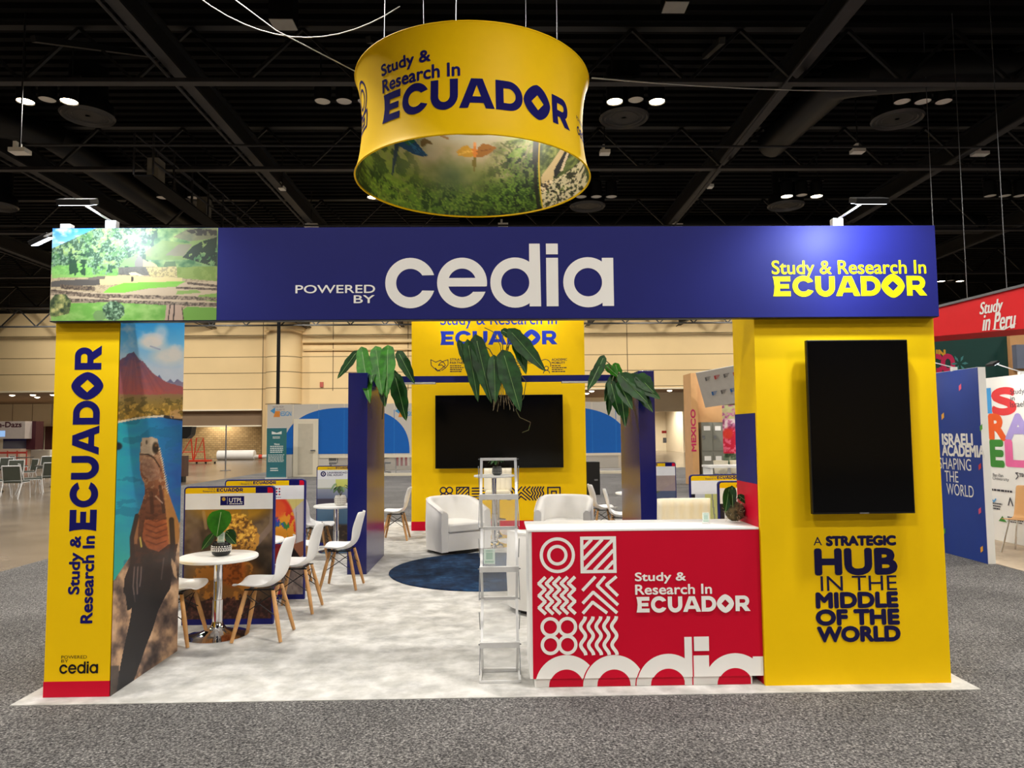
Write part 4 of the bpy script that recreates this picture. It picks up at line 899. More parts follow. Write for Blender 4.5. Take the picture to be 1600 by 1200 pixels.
CH = [((-1.955, 1.445), 0.05, 'white shell chair right of the nearest round table, in front of the lion panel'),
      ((-2.64, 1.33), PI, 'white shell chair half hidden behind the lizard column'),
      ((-1.93, 2.33), .0, 'white shell chair in front of the macaw panel, second along the row'),
      ((-1.72, 3.33), -.03, 'white shell chair standing against the left navy pillar, turned left'),
      ((-2.31, 3.45), PI+.1, 'white shell chair seen between the macaw panel and the second chair'),
      ((-2.48, 5.25), PI, 'white shell chair by the far table left of the navy pillar'),
      ((-1.63, 6.85), 0.0, 'white shell chair between the left navy pillar and the yellow tower'),
      ((-2.1, 7.0), PI-.2, 'white shell chair mostly hidden behind the left navy pillar'),
      ((1.68, 7.1), PI+.1, 'white shell chair nearest the right edge of the yellow tower'),
      ((1.78, 6.05), PI-.15, 'white shell chair beside the right navy pillar, in front of another')]
c0 = make_chair((*CH[0][0], 0), CH[0][1], CH[0][2])
for (xy, rz, lb_) in CH[1:]: copy_tree(c0, (*xy, 0), rz, lb_)
# ---- round pedestal tables
def make_table(loc, h, r, label, rb=.25):
    t = thing('round_table', loc, label, 'table', 'white round pedestal tables')
    MB().lathe([(0, h-.028), (r-.008, h-.028), (r, h-.02), (r, h-.006), (r-.006, h), (0, h)], (0, 0, 0), 56, 0, False, False).build('tabletop', WHITE, t, smooth=True, auto=.6, world=False)
    MB().lathe([(rb, 0), (rb, .008), (rb*.75, .02), (.075, .055), (.05, .09), (.043, .12)], (0, 0, 0), 44).build('base', CHROME, t, smooth=True, auto=.9, world=False)
    MB().lathe([(.043, .1), (.043, h*.45), (.036, h*.455), (.036, h-.05), (.06, h-.045), (.1, h-.028)], (0, 0, 0), 28).build('pole', CHROME, t, smooth=True, auto=.7, world=False)
    return t
make_table((-2.355, 1.50, 0), .655, .315, 'nearest white round table with a black patterned plant pot on it')
tb = make_table((-2.41, 2.42, 0), .655, .315, 'white round table mostly hidden behind the lion panel')
p = fl(524, 866); make_table((-2.33, 5.75, 0), .655, .315, 'far white round table with a white plant pot, left of the navy pillar')
make_table((-.075, 6.08, 0), 1.04, .30, 'tall white bar table in front of the yellow tower')
make_table((2.25, 7.35, 0), .655, .315, 'white round table seen right of the far chairs at right', .25)
# ---- tub armchairs (face local -y)
def make_tub(loc, rz, label):
    t = thing('tub_armchair', loc, label, 'armchair', 'white tub armchairs', rz)
    R_, TH = .40, .10
    def outline(k):                                  # k in -1..1 : from left front round the back to right front
        a = k*PI*.5; 
        if abs(k) <= .62: th = k/.62*PI/2; return Vector((R_*math.sin(th), .02+.37*math.cos(th), 0))
        s = (abs(k)-.62)/.38; return Vector((math.copysign(R_-.01*s, k), .02-.36*s, 0))
    def top(k): return .76-.17*max(0, (abs(k)-.38)/.62)**1.25
    N = 44; m = MB(); o = len(m.v); rings = []
    for i in range(N+1):
        k = -1+2*i/N; p_ = outline(k); d = (outline(min(k+.01, 1))-outline(max(k-.01, -1))).normalized(); nrm = Vector((-d.y, d.x, 0)); nrm = nrm if nrm.dot(p_-Vector((0, 0, 0))) < 0 else -nrm
        h = top(k); q = p_+nrm*TH
        prof = [(p_, .045), (p_*1.0, .1), (p_-nrm*.012, .35), (p_, h-.035), (p_+nrm*.03, h-.004), (q-nrm*.035, h-.002), (q, h-.035), (q, .36), (q, .045)]
        rings.append([m.v.append((v.x, v.y, z)) or len(m.v)-1 for v, z in prof])
    for a, b in zip(rings[:-1], rings[1:]):
        for j in range(8): m.f.append((a[j], a[j+1], b[j+1], b[j])); m.m.append(0)
    m.f.append(tuple(rings[0])); m.m.append(0); m.f.append(tuple(reversed(rings[-1]))); m.m.append(0)
    m.build('shell', LEATH, t, smooth=True, auto=.9, world=False)
    sh = [(-.29, -.36), (.29, -.36)]+[(.29*math.cos(a), .05+.26*math.sin(a)) for a in np.linspace(0, PI, 14)]
    MB().prism(sh, 'z', .30, .42).build('seat_cushion', LEATH, t, bevel=.025, world=False, smooth=True, auto=.8)
    sh2 = [(x*.995, y if y > -.3 else -.335) for x, y in sh]
    MB().prism(sh2, 'z', .05, .298).build('front_base', LEATH, t, bevel=.006, world=False)
    MB().lathe([(.33, 0.0), (.33, .045)], (0, 0, 0), 32).build('plinth', BLKPL, t, world=False)
    pp = MB(); pp.tube([tuple(outline(k)+Vector((0, 0, top(k)-.02))*1.0+Vector((0, 0, 0))) for k in np.linspace(-1, 1, 44)], .004, 5); pp.build('piping', LEATH, t, world=False, smooth=True)
    return t
a0 = make_tub((-.64, 5.72, .0), math.radians(33), 'white tub armchair at the left edge of the navy rug, facing the rack')
copy_tree(a0, (.93, 5.65, 0), math.radians(-12), 'white tub armchair behind the reception counter, facing forward')
copy_tree(a0, (.47, 2.28, 0), math.radians(145), 'nearest white tub armchair, partly hidden by the counter and rack')
# ---- bar stools with tufted backs (face local -y)
def make_stool(loc, rz, label, m_):
    t = thing('bar_stool', loc, label, 'bar stool', 'cream tufted bar stools', rz)
    def back(u, v): x = (u-.5)*.42; z = .72+.37*v; bul = .012*abs(math.sin(u*PI*5))*1; return Vector((x, .17+.04*v-.03*(1-abs(2*u-1)**3)+.0-bul, z))
    MB().grid(back, 40, 6).build('backrest', m_, t, smooth=True, solid=.05, world=False, bevel=.0)
    MB().box(-.205, -.2, .66, .205, .2, .74).build('seat', m_, t, bevel=.03, world=False, smooth=True, auto=.8)
    MB().lathe([(.21, 0), (.21, .01), (.06, .05), (.028, .09), (.028, .66)], (0, 0, 0), 32).build('pedestal', CHROME, t, smooth=True, auto=.9, world=False)
    MB().tube([(.03, 0, .3), (.12, -.1, .3), (.12, -.2, .3), (-.12, -.2, .3), (-.12, -.1, .3), (-.03, 0, .3)], .01, 8).build('footrest', CHROME, t, smooth=True, world=False)
    return t
make_stool((-.02, 6.95, 0), .0, 'cream bar stool behind the tall bar table', CREAM)
make_stool((1.545, 1.62, 0), PI, 'cream tufted bar stool behind the reception counter', CREAM)
# ---- folding brochure rack
RK = thing('brochure_rack', (-.015, .37, 0), 'zigzag aluminium brochure rack with clear pockets beside the counter', 'brochure rack')
rx0, rx1 = -.132, .108; ZZ = [(.48, 1.47), (.26, 1.225), (.48, .985), (.26, .745), (.48, .5), (.26, .25), (.48, .012)]
for k, ((ya, za), (yb, zb_)) in enumerate(zip(ZZ[:-1], ZZ[1:])):
    fr = MB()
    for x in (rx0, rx1): fr.bar((x, ya, za), (x, yb, zb_), .018, .012, 0, (0, 1, 0))
    if k == 0: fr.bar((rx0-.009, ya, za), (rx1+.009, ya, za), .02, .018)
    fr.bar((rx0-.012, yb-.01*(1 if k % 2 == 0 else -1), zb_), (rx1+.012, yb-.01*(1 if k % 2 == 0 else -1), zb_), .03, .035 if k % 2 == 0 else .022)
    fr.build('frame', ALU, RK)
    q = Vector((0, yb-ya, zb_-za)); n_ = Vector((0, -q.z, q.y)).normalized()
    if k: MB().obox((0.5*(rx0+rx1), (ya+yb)/2, (za+zb_)/2), ((rx1-rx0)/2-.01, 0, 0), q*.46, n_*.0012).build('pocket', ACRYL, RK)
for x, s in ((rx0-.016, -1), (rx1+.016, 1)):
    m = MB()
    for (ya, za), (yb, zb_) in zip(ZZ[:-1], ZZ[1:]): m.tube([(x, yb, za-.04), (x, ya, zb_+.04)], .003, 5)
    for y, z in ZZ: m.lathe([(.007, -.003), (.007, .003)], (x, y, z), 8)
    m.build('brace_wire', STEEL, RK)
m = MB(); m.bar((rx0-.012, .26, .008), (rx0-.012, .5, .008), .016, .014); m.bar((rx1+.012, .26, .008), (rx1+.012, .5, .008), .016, .014); m.bar((rx0-.012, .26, .008), (rx1+.012, .26, .008), .016, .014); m.build('foot_frame', ALU, RK)
def card(loc, label, w=.075, h=.11, rz=0.0, lean=.12):
    t = thing('card_stand', loc, label, 'card stand', 'small printed cards in clear stands', rz)
    MB().box(-w/2, -.001, .012, w/2, .001, h).build('card', mat('mint_card', (206, 226, 214), .4), t, world=False)
    ar = Art(); ar.rect(-w*.3, h*.38, w*.3, h*.8, 0); ar.L += 1; ar.rect(-w*.4, h*.18, w*.4, h*.3, 0); ar.rect(-w*.3, h*.86, w*.3, h*.93, 0)
    o = ar.build('card_print', mat('card_green', (150, 186, 166), .5), t, lambda u, v, d: (loc[0]+math.cos(rz)*u+math.sin(rz)*(d+.001), loc[1]+math.sin(rz)*u-math.cos(rz)*(d+.001), loc[2]+v), off=.0006)
    MB().box(-w/2-.003, -.014, 0, w/2+.003, .014, .006).box(-w/2-.003, -.0035, .004, w/2+.003, -.002, h+.004).build('acrylic_holder', ACRYL, t, world=False)
    return t
card((-.078, .275, .764), 'small mint card in a clear stand on the brochure rack')
card((-2.322, 1.455, .753), 'small mint card stuck in the black patterned plant pot', .058, .1)
card((1.42, .36, 1.016), 'little clear card stand on the counter beside the moss ball', .045, .075)
# ---- plants
def leaf_mb(mb, base, tip, wd, sag=.0, up=(0, 0, 1), m=0, heart=0.0, n=10, fold=.25, wav=0.0, vein=None):
    base, tip = Vector(base), Vector(tip); d = tip-base; L = d.length; t = d.normalized(); s = t.cross(Vector(up)); s = s.normalized() if s.length > 1e-4 else Vector((1, 0, 0)); nn = s.cross(t)
    def pt(u, v):
        x = 2*u-1; e = math.sin(PI*min(max(v, .0), 1)**(.62 if heart else .8))**(.75); wv = wd/2*e*(1+.12*wav*math.sin(v*22))
        back = heart*L*(abs(x)**1.5)*max(0, 1-v*3)
        return base+t*(L*v-back)+s*(wv*x)+nn*(fold*wv*abs(x)+wav*.02*wd*math.sin(v*30+x*2))-Vector((0, 0, sag*4*v*(1-v)-0))*-1
    mb.grid(pt, 6, n, m)
    if vein is not None: mb.tube([pt(.5, v/8)-nn*.0015+nn*.004 for v in range(9)], .0022 if wd < .12 else .004, 4, vein)
    return mb
def pot_plant(name, loc, label, cat='potted plant'): return thing(name, loc, label, cat)
# near table
def potbody(r, h): return [(r*.62, 0), (r*.92, h*.16), (r, h*.5), (r*.9, h*.86), (r*.8, h), (r*.72, h), (r*.72, h*.85), (0, h*.85)]
pz = .655; px_, py_ = -2.335, 1.5
t = pot_plant('potted_plant', (px_, py_, pz), 'leafy plant in a black white-patterned pot on the nearest table')
pt_ = MB().lathe(potbody(.078, .115), (px_, py_, pz), 32, 0, True, False).build('pot', mat('black_glaze', (22, 22, 24), .35), t, smooth=True, auto=.8)
m = MB()
for zz, hh, nn_ in ((.082, .008, 22), (.068, .007, 30), (.056, .007, 26), (.046, .006, 30)):
    rr = .0795*(1 if .03 < zz < .075 else .965)
    for k in range(nn_):
        a = 2*PI*k/nn_; m.obox((px_+rr*math.cos(a), py_+rr*math.sin(a), pz+zz), (-math.sin(a)*.0055, math.cos(a)*.0055, 0), (math.cos(a)*.002, math.sin(a)*.002, 0), (0, 0, hh/2))
m.build('pot_pattern', WVIN, pt_)
def petioles(t, segs, r=.004): 
    m = MB()
    for a, b in segs: m.tube([a, (Vector(a)+Vector(b))/2+Vector((0, 0, .01)), b], r, 6)
    return m.build('stems', STEMM, t, smooth=True)
top = Vector((px_, py_, pz+.1))
bl = [((px_-.0, py_-.02, pz+.36), (px_-.0, py_-.10, pz+.165), .2, LEAFL, .12), ((px_-.05, py_-.03, pz+.19), (px_-.13, py_-.08, pz+.06), .07, LEAF, .0), ((px_+.05, py_-.03, pz+.19), (px_+.14, py_-.05, pz+.10), .08, LEAF, .0), ((px_+.02, py_+.05, pz+.2), (px_+.09, py_+.09, pz+.13), .08, LEAF, 0)]
petioles(t, [(top, b[0]) for b in bl])
for b in bl: leaf_mb(MB(), b[0], b[1], b[2], 0, (0, -1, .3), 0, b[4], 12, .15, 0, 1).build('leaf', [b[3], VEIN], t, smooth=True, fixn=False)
m = MB()
for k in range(40):
    a = rnd.uniform(0, 2*PI); r_ = rnd.uniform(0, .05); m.tube([(px_+.03+r_*math.cos(a)*.5, py_+.03, pz+.1), (px_+.06+r_*math.cos(a), py_+.05+r_*math.sin(a)*.5, pz+.12+rnd.uniform(0, .1))], .002, 4)
# far left table : arrowhead plant in a white pot
def small_plant(loc, label, potm, r, h, spread, hgt, n, lw, lm=LEAF, bands=None):
    t = pot_plant('potted_plant', loc, label); x, y, z = loc
    pt_ = MB().lathe(potbody(r, h), loc, 28, 0, True, False).build('pot', potm, t, smooth=True, auto=.8)
    if bands: 
        m = MB()
        for k in range(14):
            a = 2*PI*k/14
            for zz in (.3, .5, .7): m.obox((x+r*1.0*math.cos(a), y+r*1.0*math.sin(a), z+h*zz), (-math.sin(a)*r*.16, math.cos(a)*r*.16, 0), (math.cos(a)*.002, math.sin(a)*.002, 0), (0, 0, h*.03))
        m.build('pot_pattern', bands, pt_)
    rr = random.Random(n*17+int(r*1000)); segs = []; L = []
    for k in range(n):
        a = 2*PI*k/n+rr.uniform(-.3, .3); e = (x+spread*.6*math.cos(a), y+spread*.6*math.sin(a), z+h+hgt*rr.uniform(.6, 1)); segs.append(((x, y, z+h*.9), e)); L.append((e, (x+spread*1.3*math.cos(a), y+spread*1.3*math.sin(a), e[2]-hgt*rr.uniform(.3, .6))))
    petioles(t, segs, .003)
    for a, b in L: leaf_mb(MB(), a, b, lw, 0, (0, 0, 1), 0, .1, 8, .2, 0, 1).build('leaf', [lm, VEIN], t, smooth=True, fixn=False)
    return t
small_plant((-2.26, 5.70, .655), 'small plant in a white basket pot on the far left table', mat('white_basket', (236, 232, 222), .7, bump=.6, bs=120), .085, .14, .12, .18, 7, .07, mat('grey_green_leaf', (92, 120, 80), .45, rgb2=(60, 92, 58)), mat('basket_weave', (190, 184, 172), .7))
small_plant((-.03, 6.0, 1.04), 'dark leafy plant in a ribbed pot on the tall bar table', mat('dark_pot', (52, 54, 54), .4), .075, .13, .1, .13, 8, .06, LEAF, mat('pot_lines', (170, 170, 166), .5))
# kokedama on the counter
kx, ky = at(1150, 800, .4)[0], .42
t = pot_plant('moss_ball_plant', (kx, ky, 1.016), 'moss ball plant with dark leaves on the reception counter')
def bump_ball(c, r, nz=.012, sq=1.0):
    m = MB(); 
    def f(u, v):
        a, b = u*2*PI, (v-.5)*PI; d = Vector((math.cos(b)*math.cos(a), math.cos(b)*math.sin(a), math.sin(b)*sq)); return Vector(c)+d*(r+nz*mnoise.noise(d*9)+nz*.6*mnoise.noise(d*23))
    return m.grid(f, 40, 24)
bump_ball((kx, ky, 1.016+.0755), .066, .008).build('moss_ball', MOSS, t, smooth=True)
m = MB()
for k in range(60):
    a, b = rnd.uniform(0, 2*PI), rnd.uniform(-1, 1.2); d = Vector((math.cos(b)*math.cos(a), math.cos(b)*math.sin(a), math.sin(b))); p0 = Vector((kx, ky, 1.0915))+d*.063; e_ = Vector((rnd.uniform(-1, 1), rnd.uniform(-1, 1), rnd.uniform(-1, 1)))*.014+d*.014; m.tube([p0, p0+e_, p0+e_*1.2+d*.004], .0012, 4)
m.build('moss_fibres', ROOT, t)
L = [((kx-.045, ky-.02, 1.25), (kx-.085, ky-.05, 1.09), .075), ((kx-.02, ky-.01, 1.26), (kx-.035, ky-.06, 1.13), .06), ((kx+.03, ky, 1.2), (kx+.10, ky-.03, 1.14), .05)]
petioles(t, [((kx, ky, 1.14), b[0]) for b in L], .003)
for b in L: leaf_mb(MB(), b[0], b[1], b[2], 0, (0, -1, .2), 0, .1, 10, .2, 0, 1).build('leaf', [LEAF, VEIN], t, smooth=True, fixn=False)
# big epiphytes fixed on the beam; leaves laid out by tip and root
def big_plant(c, Yc, leaves, label, roots, extra=()):
    C_ = Vector((at(*c, Yc)[0], Yc, at(*c, Yc)[2])); t = thing('hanging_plant', C_, label, 'plant', 'large leaved plants on the navy beam')
    segs = []
    for k, (bx, by, tx, ty, wpx, dy0, dy1, br) in enumerate(leaves):
        b = at(bx, by, Yc+dy0); e = at(tx, ty, Yc+dy1); segs.append((C_, Vector(b)))
        leaf_mb(MB(), b, e, wpx/FPX*9.6, 0, (0, -1, .15), 0, .12, 16, .22 if k % 2 else .12, .5, 1).build('leaf', [LEAFL if br else LEAF, VEIN], t, smooth=True, fixn=False)
    m = MB()
    for a, b in segs: mid = (a+b)/2+Vector((0, -.02, .10)); m.tube([a, mid, b], .007, 6)
    m.build('petioles', STEMM, t, smooth=True)
    if roots:
        bump_ball(C_, roots[0], .03, 1.4).build('root_ball', mat('root_ball_fibre', (120, 106, 80), .95, rgb2=(60, 52, 36), vs=30, bump=1.0, bs=50), t, smooth=True)
        m = MB()
        for k in range(roots[1]):
            x, z = rnd.uniform(-1, 1), rnd.uniform(.3, 1); p0 = C_+Vector((x*roots[0]*.9, rnd.uniform(-.06, .04), -roots[0]*.4)); L_ = roots[2]*z
            m.tube([p0]+[p0+Vector((rnd.uniform(-.025, .025)+x*.03*q, rnd.uniform(-.02, .02), -L_*q/4)) for q in range(1, 5)], .0035, 4)
        m.build('hanging_roots', ROOT, t)
    for pts in extra: MB().tube([at(x_, y_, Yc-.05) for x_, y_ in pts], .006, 5).build('aerial_root', STEMM, t, smooth=True)
    return t
# (base px, tip px, width px, depth offsets, bright)
big_plant((785, 582), 5.0, [(718, 536, 733, 580, 12, -.1, -.15, 0), (732, 540, 747, 628, 22, -.12, -.2, 0), (745, 533, 768, 630, 28, -.1, -.28, 0), (772, 562, 774, 630, 22, -.2, -.35, 0), (788, 556, 813, 643, 33, -.25, -.4, 0), (806, 520, 822, 585, 22, -.1, -.2, 0), (800, 520, 852, 580, 26, -.15, -.3, 0), (786, 517, 812, 532, 14, 0, -.1, 0), (795, 558, 800, 620, 16, -.05, -.1, 0), (727, 552, 738, 560, 8, 0, -.05, 0)],
          'big drooping plant with bare roots at the middle of the navy beam', (.085, 60, .5), [[(785, 570), (782, 540), (770, 518), (757, 512)], [(812, 585), (822, 596), (818, 622), (806, 640), (812, 652), (829, 660), (826, 672), (816, 676)], [(760, 590), (757, 605), (764, 620)], [(786, 570), (792, 545), (802, 528)]])
big_plant((602, 598), 4.85, [(556, 552, 527, 592, 14, -.1, -.2, 0), (566, 550, 578, 630, 22, -.3, -1.0, 1), (588, 548, 597, 618, 24, -.3, -1.0, 1), (606, 547, 604, 622, 24, -.35, -1.0, 1), (618, 590, 635, 658, 24, -.3, -.6, 0), (624, 553, 648, 600, 18, -.1, -.3, 0), (598, 600, 602, 636, 14, -.2, -1.0, 0), (612, 582, 626, 606, 16, -.2, -.3, 0), (585, 560, 580, 600, 16, -.1, -.95, 0)],
          'bright green drooping plant on top of the left navy pillar', (.07, 14, .12), [[(600, 620), (598, 640), (597, 655)]])
big_plant((962, 600), 4.9, [(942, 560, 924, 605, 16, -.1, -.2, 0), (936, 573, 918, 610, 16, -.15, -.3, 0), (958, 590, 945, 628, 15, -.1, -.2, 0), (952, 620, 951, 650, 10, -.1, -.2, 0), (955, 600, 968, 650, 18, -.2, -.4, 0), (970, 610, 977, 667, 18, -.5, -1.0, 0), (972, 588, 1012, 630, 24, -.98, -1.15, 0), (985, 590, 1032, 624, 20, -1.0, -1.15, 0), (998, 588, 1022, 614, 22, -1.02, -1.12, 0), (962, 570, 970, 600, 14, 0, -.2, 1), (968, 600, 988, 640, 18, -.96, -1.1, 0), (948, 572, 968, 590, 14, 0, -.2, 1), (996, 608, 1020, 644, 16, -1.0, -1.1, 0)],
          'dark drooping plant on top of the right navy pillar', (.07, 10, .1), [[(941, 575), (941, 555)]])
# ---- standing info panels
LET = None
def info_panel(x0, x1, y, h, label, painter, logo=None, rz=0.0):
    t = thing('info_panel', ((x0+x1)/2, y, 0), label, 'info panel', 'standing panels with a yellow top strip')
    r_ = .035; lp = [(x0, .0), (x1, .0)]+[(x1-r_+r_*math.cos(a), h-r_+r_*math.sin(a)) for a in np.linspace(0, PI/2, 6)]+[(x0+r_+r_*math.cos(a), h-r_+r_*math.sin(a)) for a in np.linspace(PI/2, PI, 6)]
    MB().prism(lp, 'y', y, y+.045).build('board', NAVY, t)
    ar = Art(); e = .012; hy = .062
    ar.poly([[(x0+e, h-hy), (x1-e, h-hy)]+[(x1-r_+(r_-e)*math.cos(a), h-r_+(r_-e)*math.sin(a)) for a in np.linspace(0, PI/2, 6)]+[(x0+r_+(r_-e)*math.cos(a), h-r_+(r_-e)*math.sin(a)) for a in np.linspace(PI/2, PI, 6)]], 0); ar.L += 1
    ar.rect(x1-.165, h-hy, x1-.06, h-e, 1); ar.poly([[(x1-.06, h-hy), (x1-e, h-hy)]+[(x1-r_+(r_-e)*math.cos(a), h-r_+(r_-e)*math.sin(a)) for a in np.linspace(0, PI/2, 6)]+[(x1-.06, h-e)]], 2); ar.L += 1
    ar.ecuador((x0+.285, h-.047, x0+.52, h-.017), 1); ar.text('Study &', (x0+.21, h-.028, x0+.275, h-.014), 1); ar.text('Research In', (x0+.165, h-.05, x0+.275, h-.033), 1)
    ar.build('header_strip', [YEL, INK, RED], t, front(y)); 
    ar = Art(); ar.rect(x0+e, h-hy-.14, x1-e, h-hy, 0); ar.L += 1
    if logo: logo(ar, x0, x1, h-hy-.14)
    ar.build('logo_strip', [mat('panel_white', (238, 240, 246), .5), INK, RED, WVIN, mat('gold_vinyl', (196, 160, 60), .5)], t, front(y))
    canvas('photo_print', t, 130, 150, lambda a, b: (x0+.012+(x1-x0-.024)*a, y-.0015, .05+(h-hy-.14-.05)*b), painter)
    return t
def lg_utpl(ar, x0, x1, z):
    ar.rect(x0+.32, z+.035, x0+.53, z+.115, 1); ar.L += 1; ar.text('UTPL', (x0+.398, z+.06, x0+.515, z+.098), 3, .0008); ar.disc(x0+.35, z+.09, .016, 4); ar.rect(x0+.381, z+.045, x0+.383, z+.108, 3); ar.lines((x0+.4, z+.043, x0+.515, z+.053), 1, 3, .6, 0)
def lg_cudi(ar, x0, x1, z):
    for i in range(4):
        for j in range(3): ar.poly([[(x0+.47+i*.028-.011, z+.05+j*.028), (x0+.47+i*.028, z+.05+j*.028-.011), (x0+.47+i*.028+.011, z+.05+j*.028), (x0+.47+i*.028, z+.05+j*.028+.011)]], 2 if (i+j) % 2 else 1)
    ar.lines((x0+.46, z+.015, x0+.57, z+.024), 1, 1, .5, 0)
def lg_azuay(ar, x0, x1, z): ar.disc(x0+.1, z+.08, .04, 1); ar.L += 1; ar.ring(x0+.1, z+.08, .022, .012, 3); ar.text('UNIVERSIDAD', (x0+.16, z+.085, x0+.46, z+.11), 1, .001); ar.text('DEL AZUAY', (x0+.16, z+.05, x0+.4, z+.075), 1, .001)
def lg_lines(ar, x0, x1, z): ar.lines((x0+.25, z+.04, x0+.55, z+.11), 3, 1, .5, .4, 5)
def pic_lion(p, u, v):
    X, Y = p.X, p.Y; n1 = p.vn(40, 40, 4, 1); n2 = p.vn(9, 9, 3, 2); n3 = p.vn(4, 4, 3, 3)
    p.c = p.ramp(n1, [(.25, (44, 34, 24)), (.5, (84, 66, 50)), (.75, (134, 112, 96))]); p.ell(360, 775, 72, 42, (176, 128, 30), .8, .3); p.put((Y > 795) & (n1 > .55) & (X > 290), (112, 92, 60), .4)
    p.line([(318, 800), (322, 825)], 5, (170, 140, 100), .6); p.line([(400, 850), (425, 820), (428, 790)], 9, (130, 110, 104), .6); p.ell(305, 850, 9, 24, (120, 96, 84), .5, .6)
    p.put(((X-372)/32)**2+((Y-840)/34)**2 < 1+.7*(n2-.5), (190, 134, 50), .9); p.put((((X-372)/30)**2+((Y-838)/32)**2 < 1) & (n3 > .55), (90, 60, 30), .9); p.put((((X-372)/28)**2+((Y-830)/28)**2 < 1) & (n3 < .36), (238, 190, 80), .8)
    p.ell(352, 905, 52, 42, (140, 90, 36), .85, .5); p.put((((X-352)/50)**2+((Y-905)/40)**2 < 1) & (n2 > .52), (196, 128, 50), .7); p.ell(362, 890, 22, 26, (176, 92, 34), .9, .4); p.put((((X-362)/20)**2+((Y-892)/24)**2 < 1) & (n3 > .55), (110, 56, 24), .7)
    p.put((Y > 935+6*(n2-.5)*4), p.ramp(n3, [(.3, (40, 24, 22)), (.6, (70, 40, 36)), (.8, (110, 66, 54))]), .95)
def pic_macaw(p, u, v):
    X, Y = p.X, p.Y; n2 = p.vn(6, 10, 3, 2)
    p.c = np.broadcast_to(np.array((196, 188, 186.)), p.c.shape).copy(); p.put((np.mod(X, 11) < 1.3), (150, 142, 140), .8); p.put((X < 476-(Y-780)*1.1) & (Y < 830), (222, 206, 96), .7)
    p.ell(435, 830, 27, 55, (214, 56, 34), 1, .1); p.put((((X-435)/27)**2+((Y-830)/55)**2 < 1) & (Y > 800) & (n2 > .45), (228, 160, 40), .9); p.put((((X-430)/24)**2+((Y-840)/50)**2 < 1) & (Y > 815) & (n2 < .48), (40, 130, 60), .9); p.put((((X-424)/22)**2+((Y-845)/50)**2 < 1) & (n2 < .42), (36, 70, 170), .9); p.ell(433, 795, 14, 14, (222, 90, 40), .9, .3)
    p.poly([(440, 885), (460, 850), (486, 840), (486, 862), (466, 872), (455, 895)], (150, 96, 70)); p.put(Y > 885, p.ramp(n2, [(.3, (104, 90, 86)), (.7, (150, 136, 128))]), .9); p.put((Y > 850) & (X < 440), (160, 36, 40), .9); p.poly([(440, 870), (455, 850), (470, 872), (452, 880)], (40, 30, 30))
def pic_lake(p, u, v):
    n2 = p.vn(12, 6, 3, 2); p.c = p.ramp(1-v, [(0, (214, 220, 120)), (.12, (206, 210, 110)), (.16, (150, 156, 176)), (.3, (112, 122, 150)), (.32, (70, 66, 84)), (.42, (84, 78, 92)), (.44, (96, 124, 150)), (.7, (70, 104, 136)), (.74, (60, 50, 46)), (1, (50, 42, 36))]); p.put((n2 > .55) & (v < .28), (96, 78, 60), .6); p.put((u < .35) & (v > .86), (226, 228, 234), .9)
def pic_white(p, u, v): 
    p.c = np.broadcast_to(np.array((206, 210, 220.)), p.c.shape).copy(); p.put((u > .18) & (u < .62) & (v > .62-.4*u), (206, 206, 110), .8); p.put((u < .05), (30, 26, 40)); p.put(np.abs(u-.28-.1*(1-v)) < .008, (120, 124, 134), .8); p.put(v < .3, (120, 130, 120), .8)
def pic_coast(p, u, v):
    n2 = p.vn(7, 7, 3, 2); p.c = p.ramp(n2, [(.3, (70, 84, 60)), (.6, (120, 130, 90)), (.8, (170, 170, 130))]); p.put(v < .85-.0*u-(.9-u)*.5, (86, 98, 130), .95); p.put((v > .75) & (u > .6), (170, 150, 150), .9); p.put(v < .2, (70, 66, 76), .9); p.put(np.abs(v-.5+.3*(u-.5)) < .02, (200, 206, 214), .8)
info_panel(-2.80, -2.005, 1.84, 1.205, 'lion photo panel with a navy badge behind the nearest table', pic_lion, lg_utpl)
info_panel(-2.80, -1.985, 2.79, 1.205, 'macaw photo panel, second along the left side', pic_macaw, lg_cudi)
info_panel(-2.75, -1.95, 6.30, 1.19, 'lake photo panel far left behind the white basket pot', pic_lake, lg_azuay)
info_panel(1.93, 2.73, 6.45, 1.185, 'coast photo panel right of the right navy pillar', pic_coast, lg_lines)
info_panel(2.0, 2.8, 2.92, 1.2, 'pale panel behind the counter, the farther of the overlapping two', pic_white, None)
info_panel(1.985, 2.785, 1.9, 1.2, 'pale panel behind the counter, beside the moss ball', pic_white, None)

# ================================================================== NEIGHBOURS AND BACKGROUND
# ---- white meeting room with blue arches
YD = 24.5
MR = thing('meeting_room', (-2, YD, 0), 'white walled meeting room with big blue arches behind the booth', 'exhibition room')
def D(px, py, Y=YD): p_ = at(px, py, Y); return p_[0], p_[2]
PALE = mat('pale_grey_panel', (206, 200, 190), .6, var=.03, vs=.5)
x0, zt = D(418, 632); x1 = D(1000, 632)[0]; zr = D(700, 710)[1]; zs = D(700, 741)[1]; dx1 = D(500, 700)[0]
m = MB(); m.box(x0, YD, zr, x1, YD+.12, zt, 0); m.box(x0, YD, FZ, dx1, YD+.12, zr, 0); m.box(dx1, YD-.03, zr-.1, x1, YD+.15, zr, 1); m.box(dx1, YD-.03, FZ, x1, YD+.15, max(zs, .1), 1)
m.box(dx1, YD, zs, D(552, 700)[0]-1.0, YD+.1, zr, 0)
for px in (458, 498, 538, 577, 616, 655, 700, 745, 790, 835, 880, 925, 962): xx = D(px, 650)[0]; m.box(xx-.012, YD-.006, zr, xx+.012, YD, zt, 1)
m.build('wall_panel', [PALE, OFFW], MR)
MB().box(x0, YD+5.5, FZ, x1, YD+5.6, zt-.3).build('rear_wall', mat('grey_room_wall', (150, 142, 130), .8), MR)
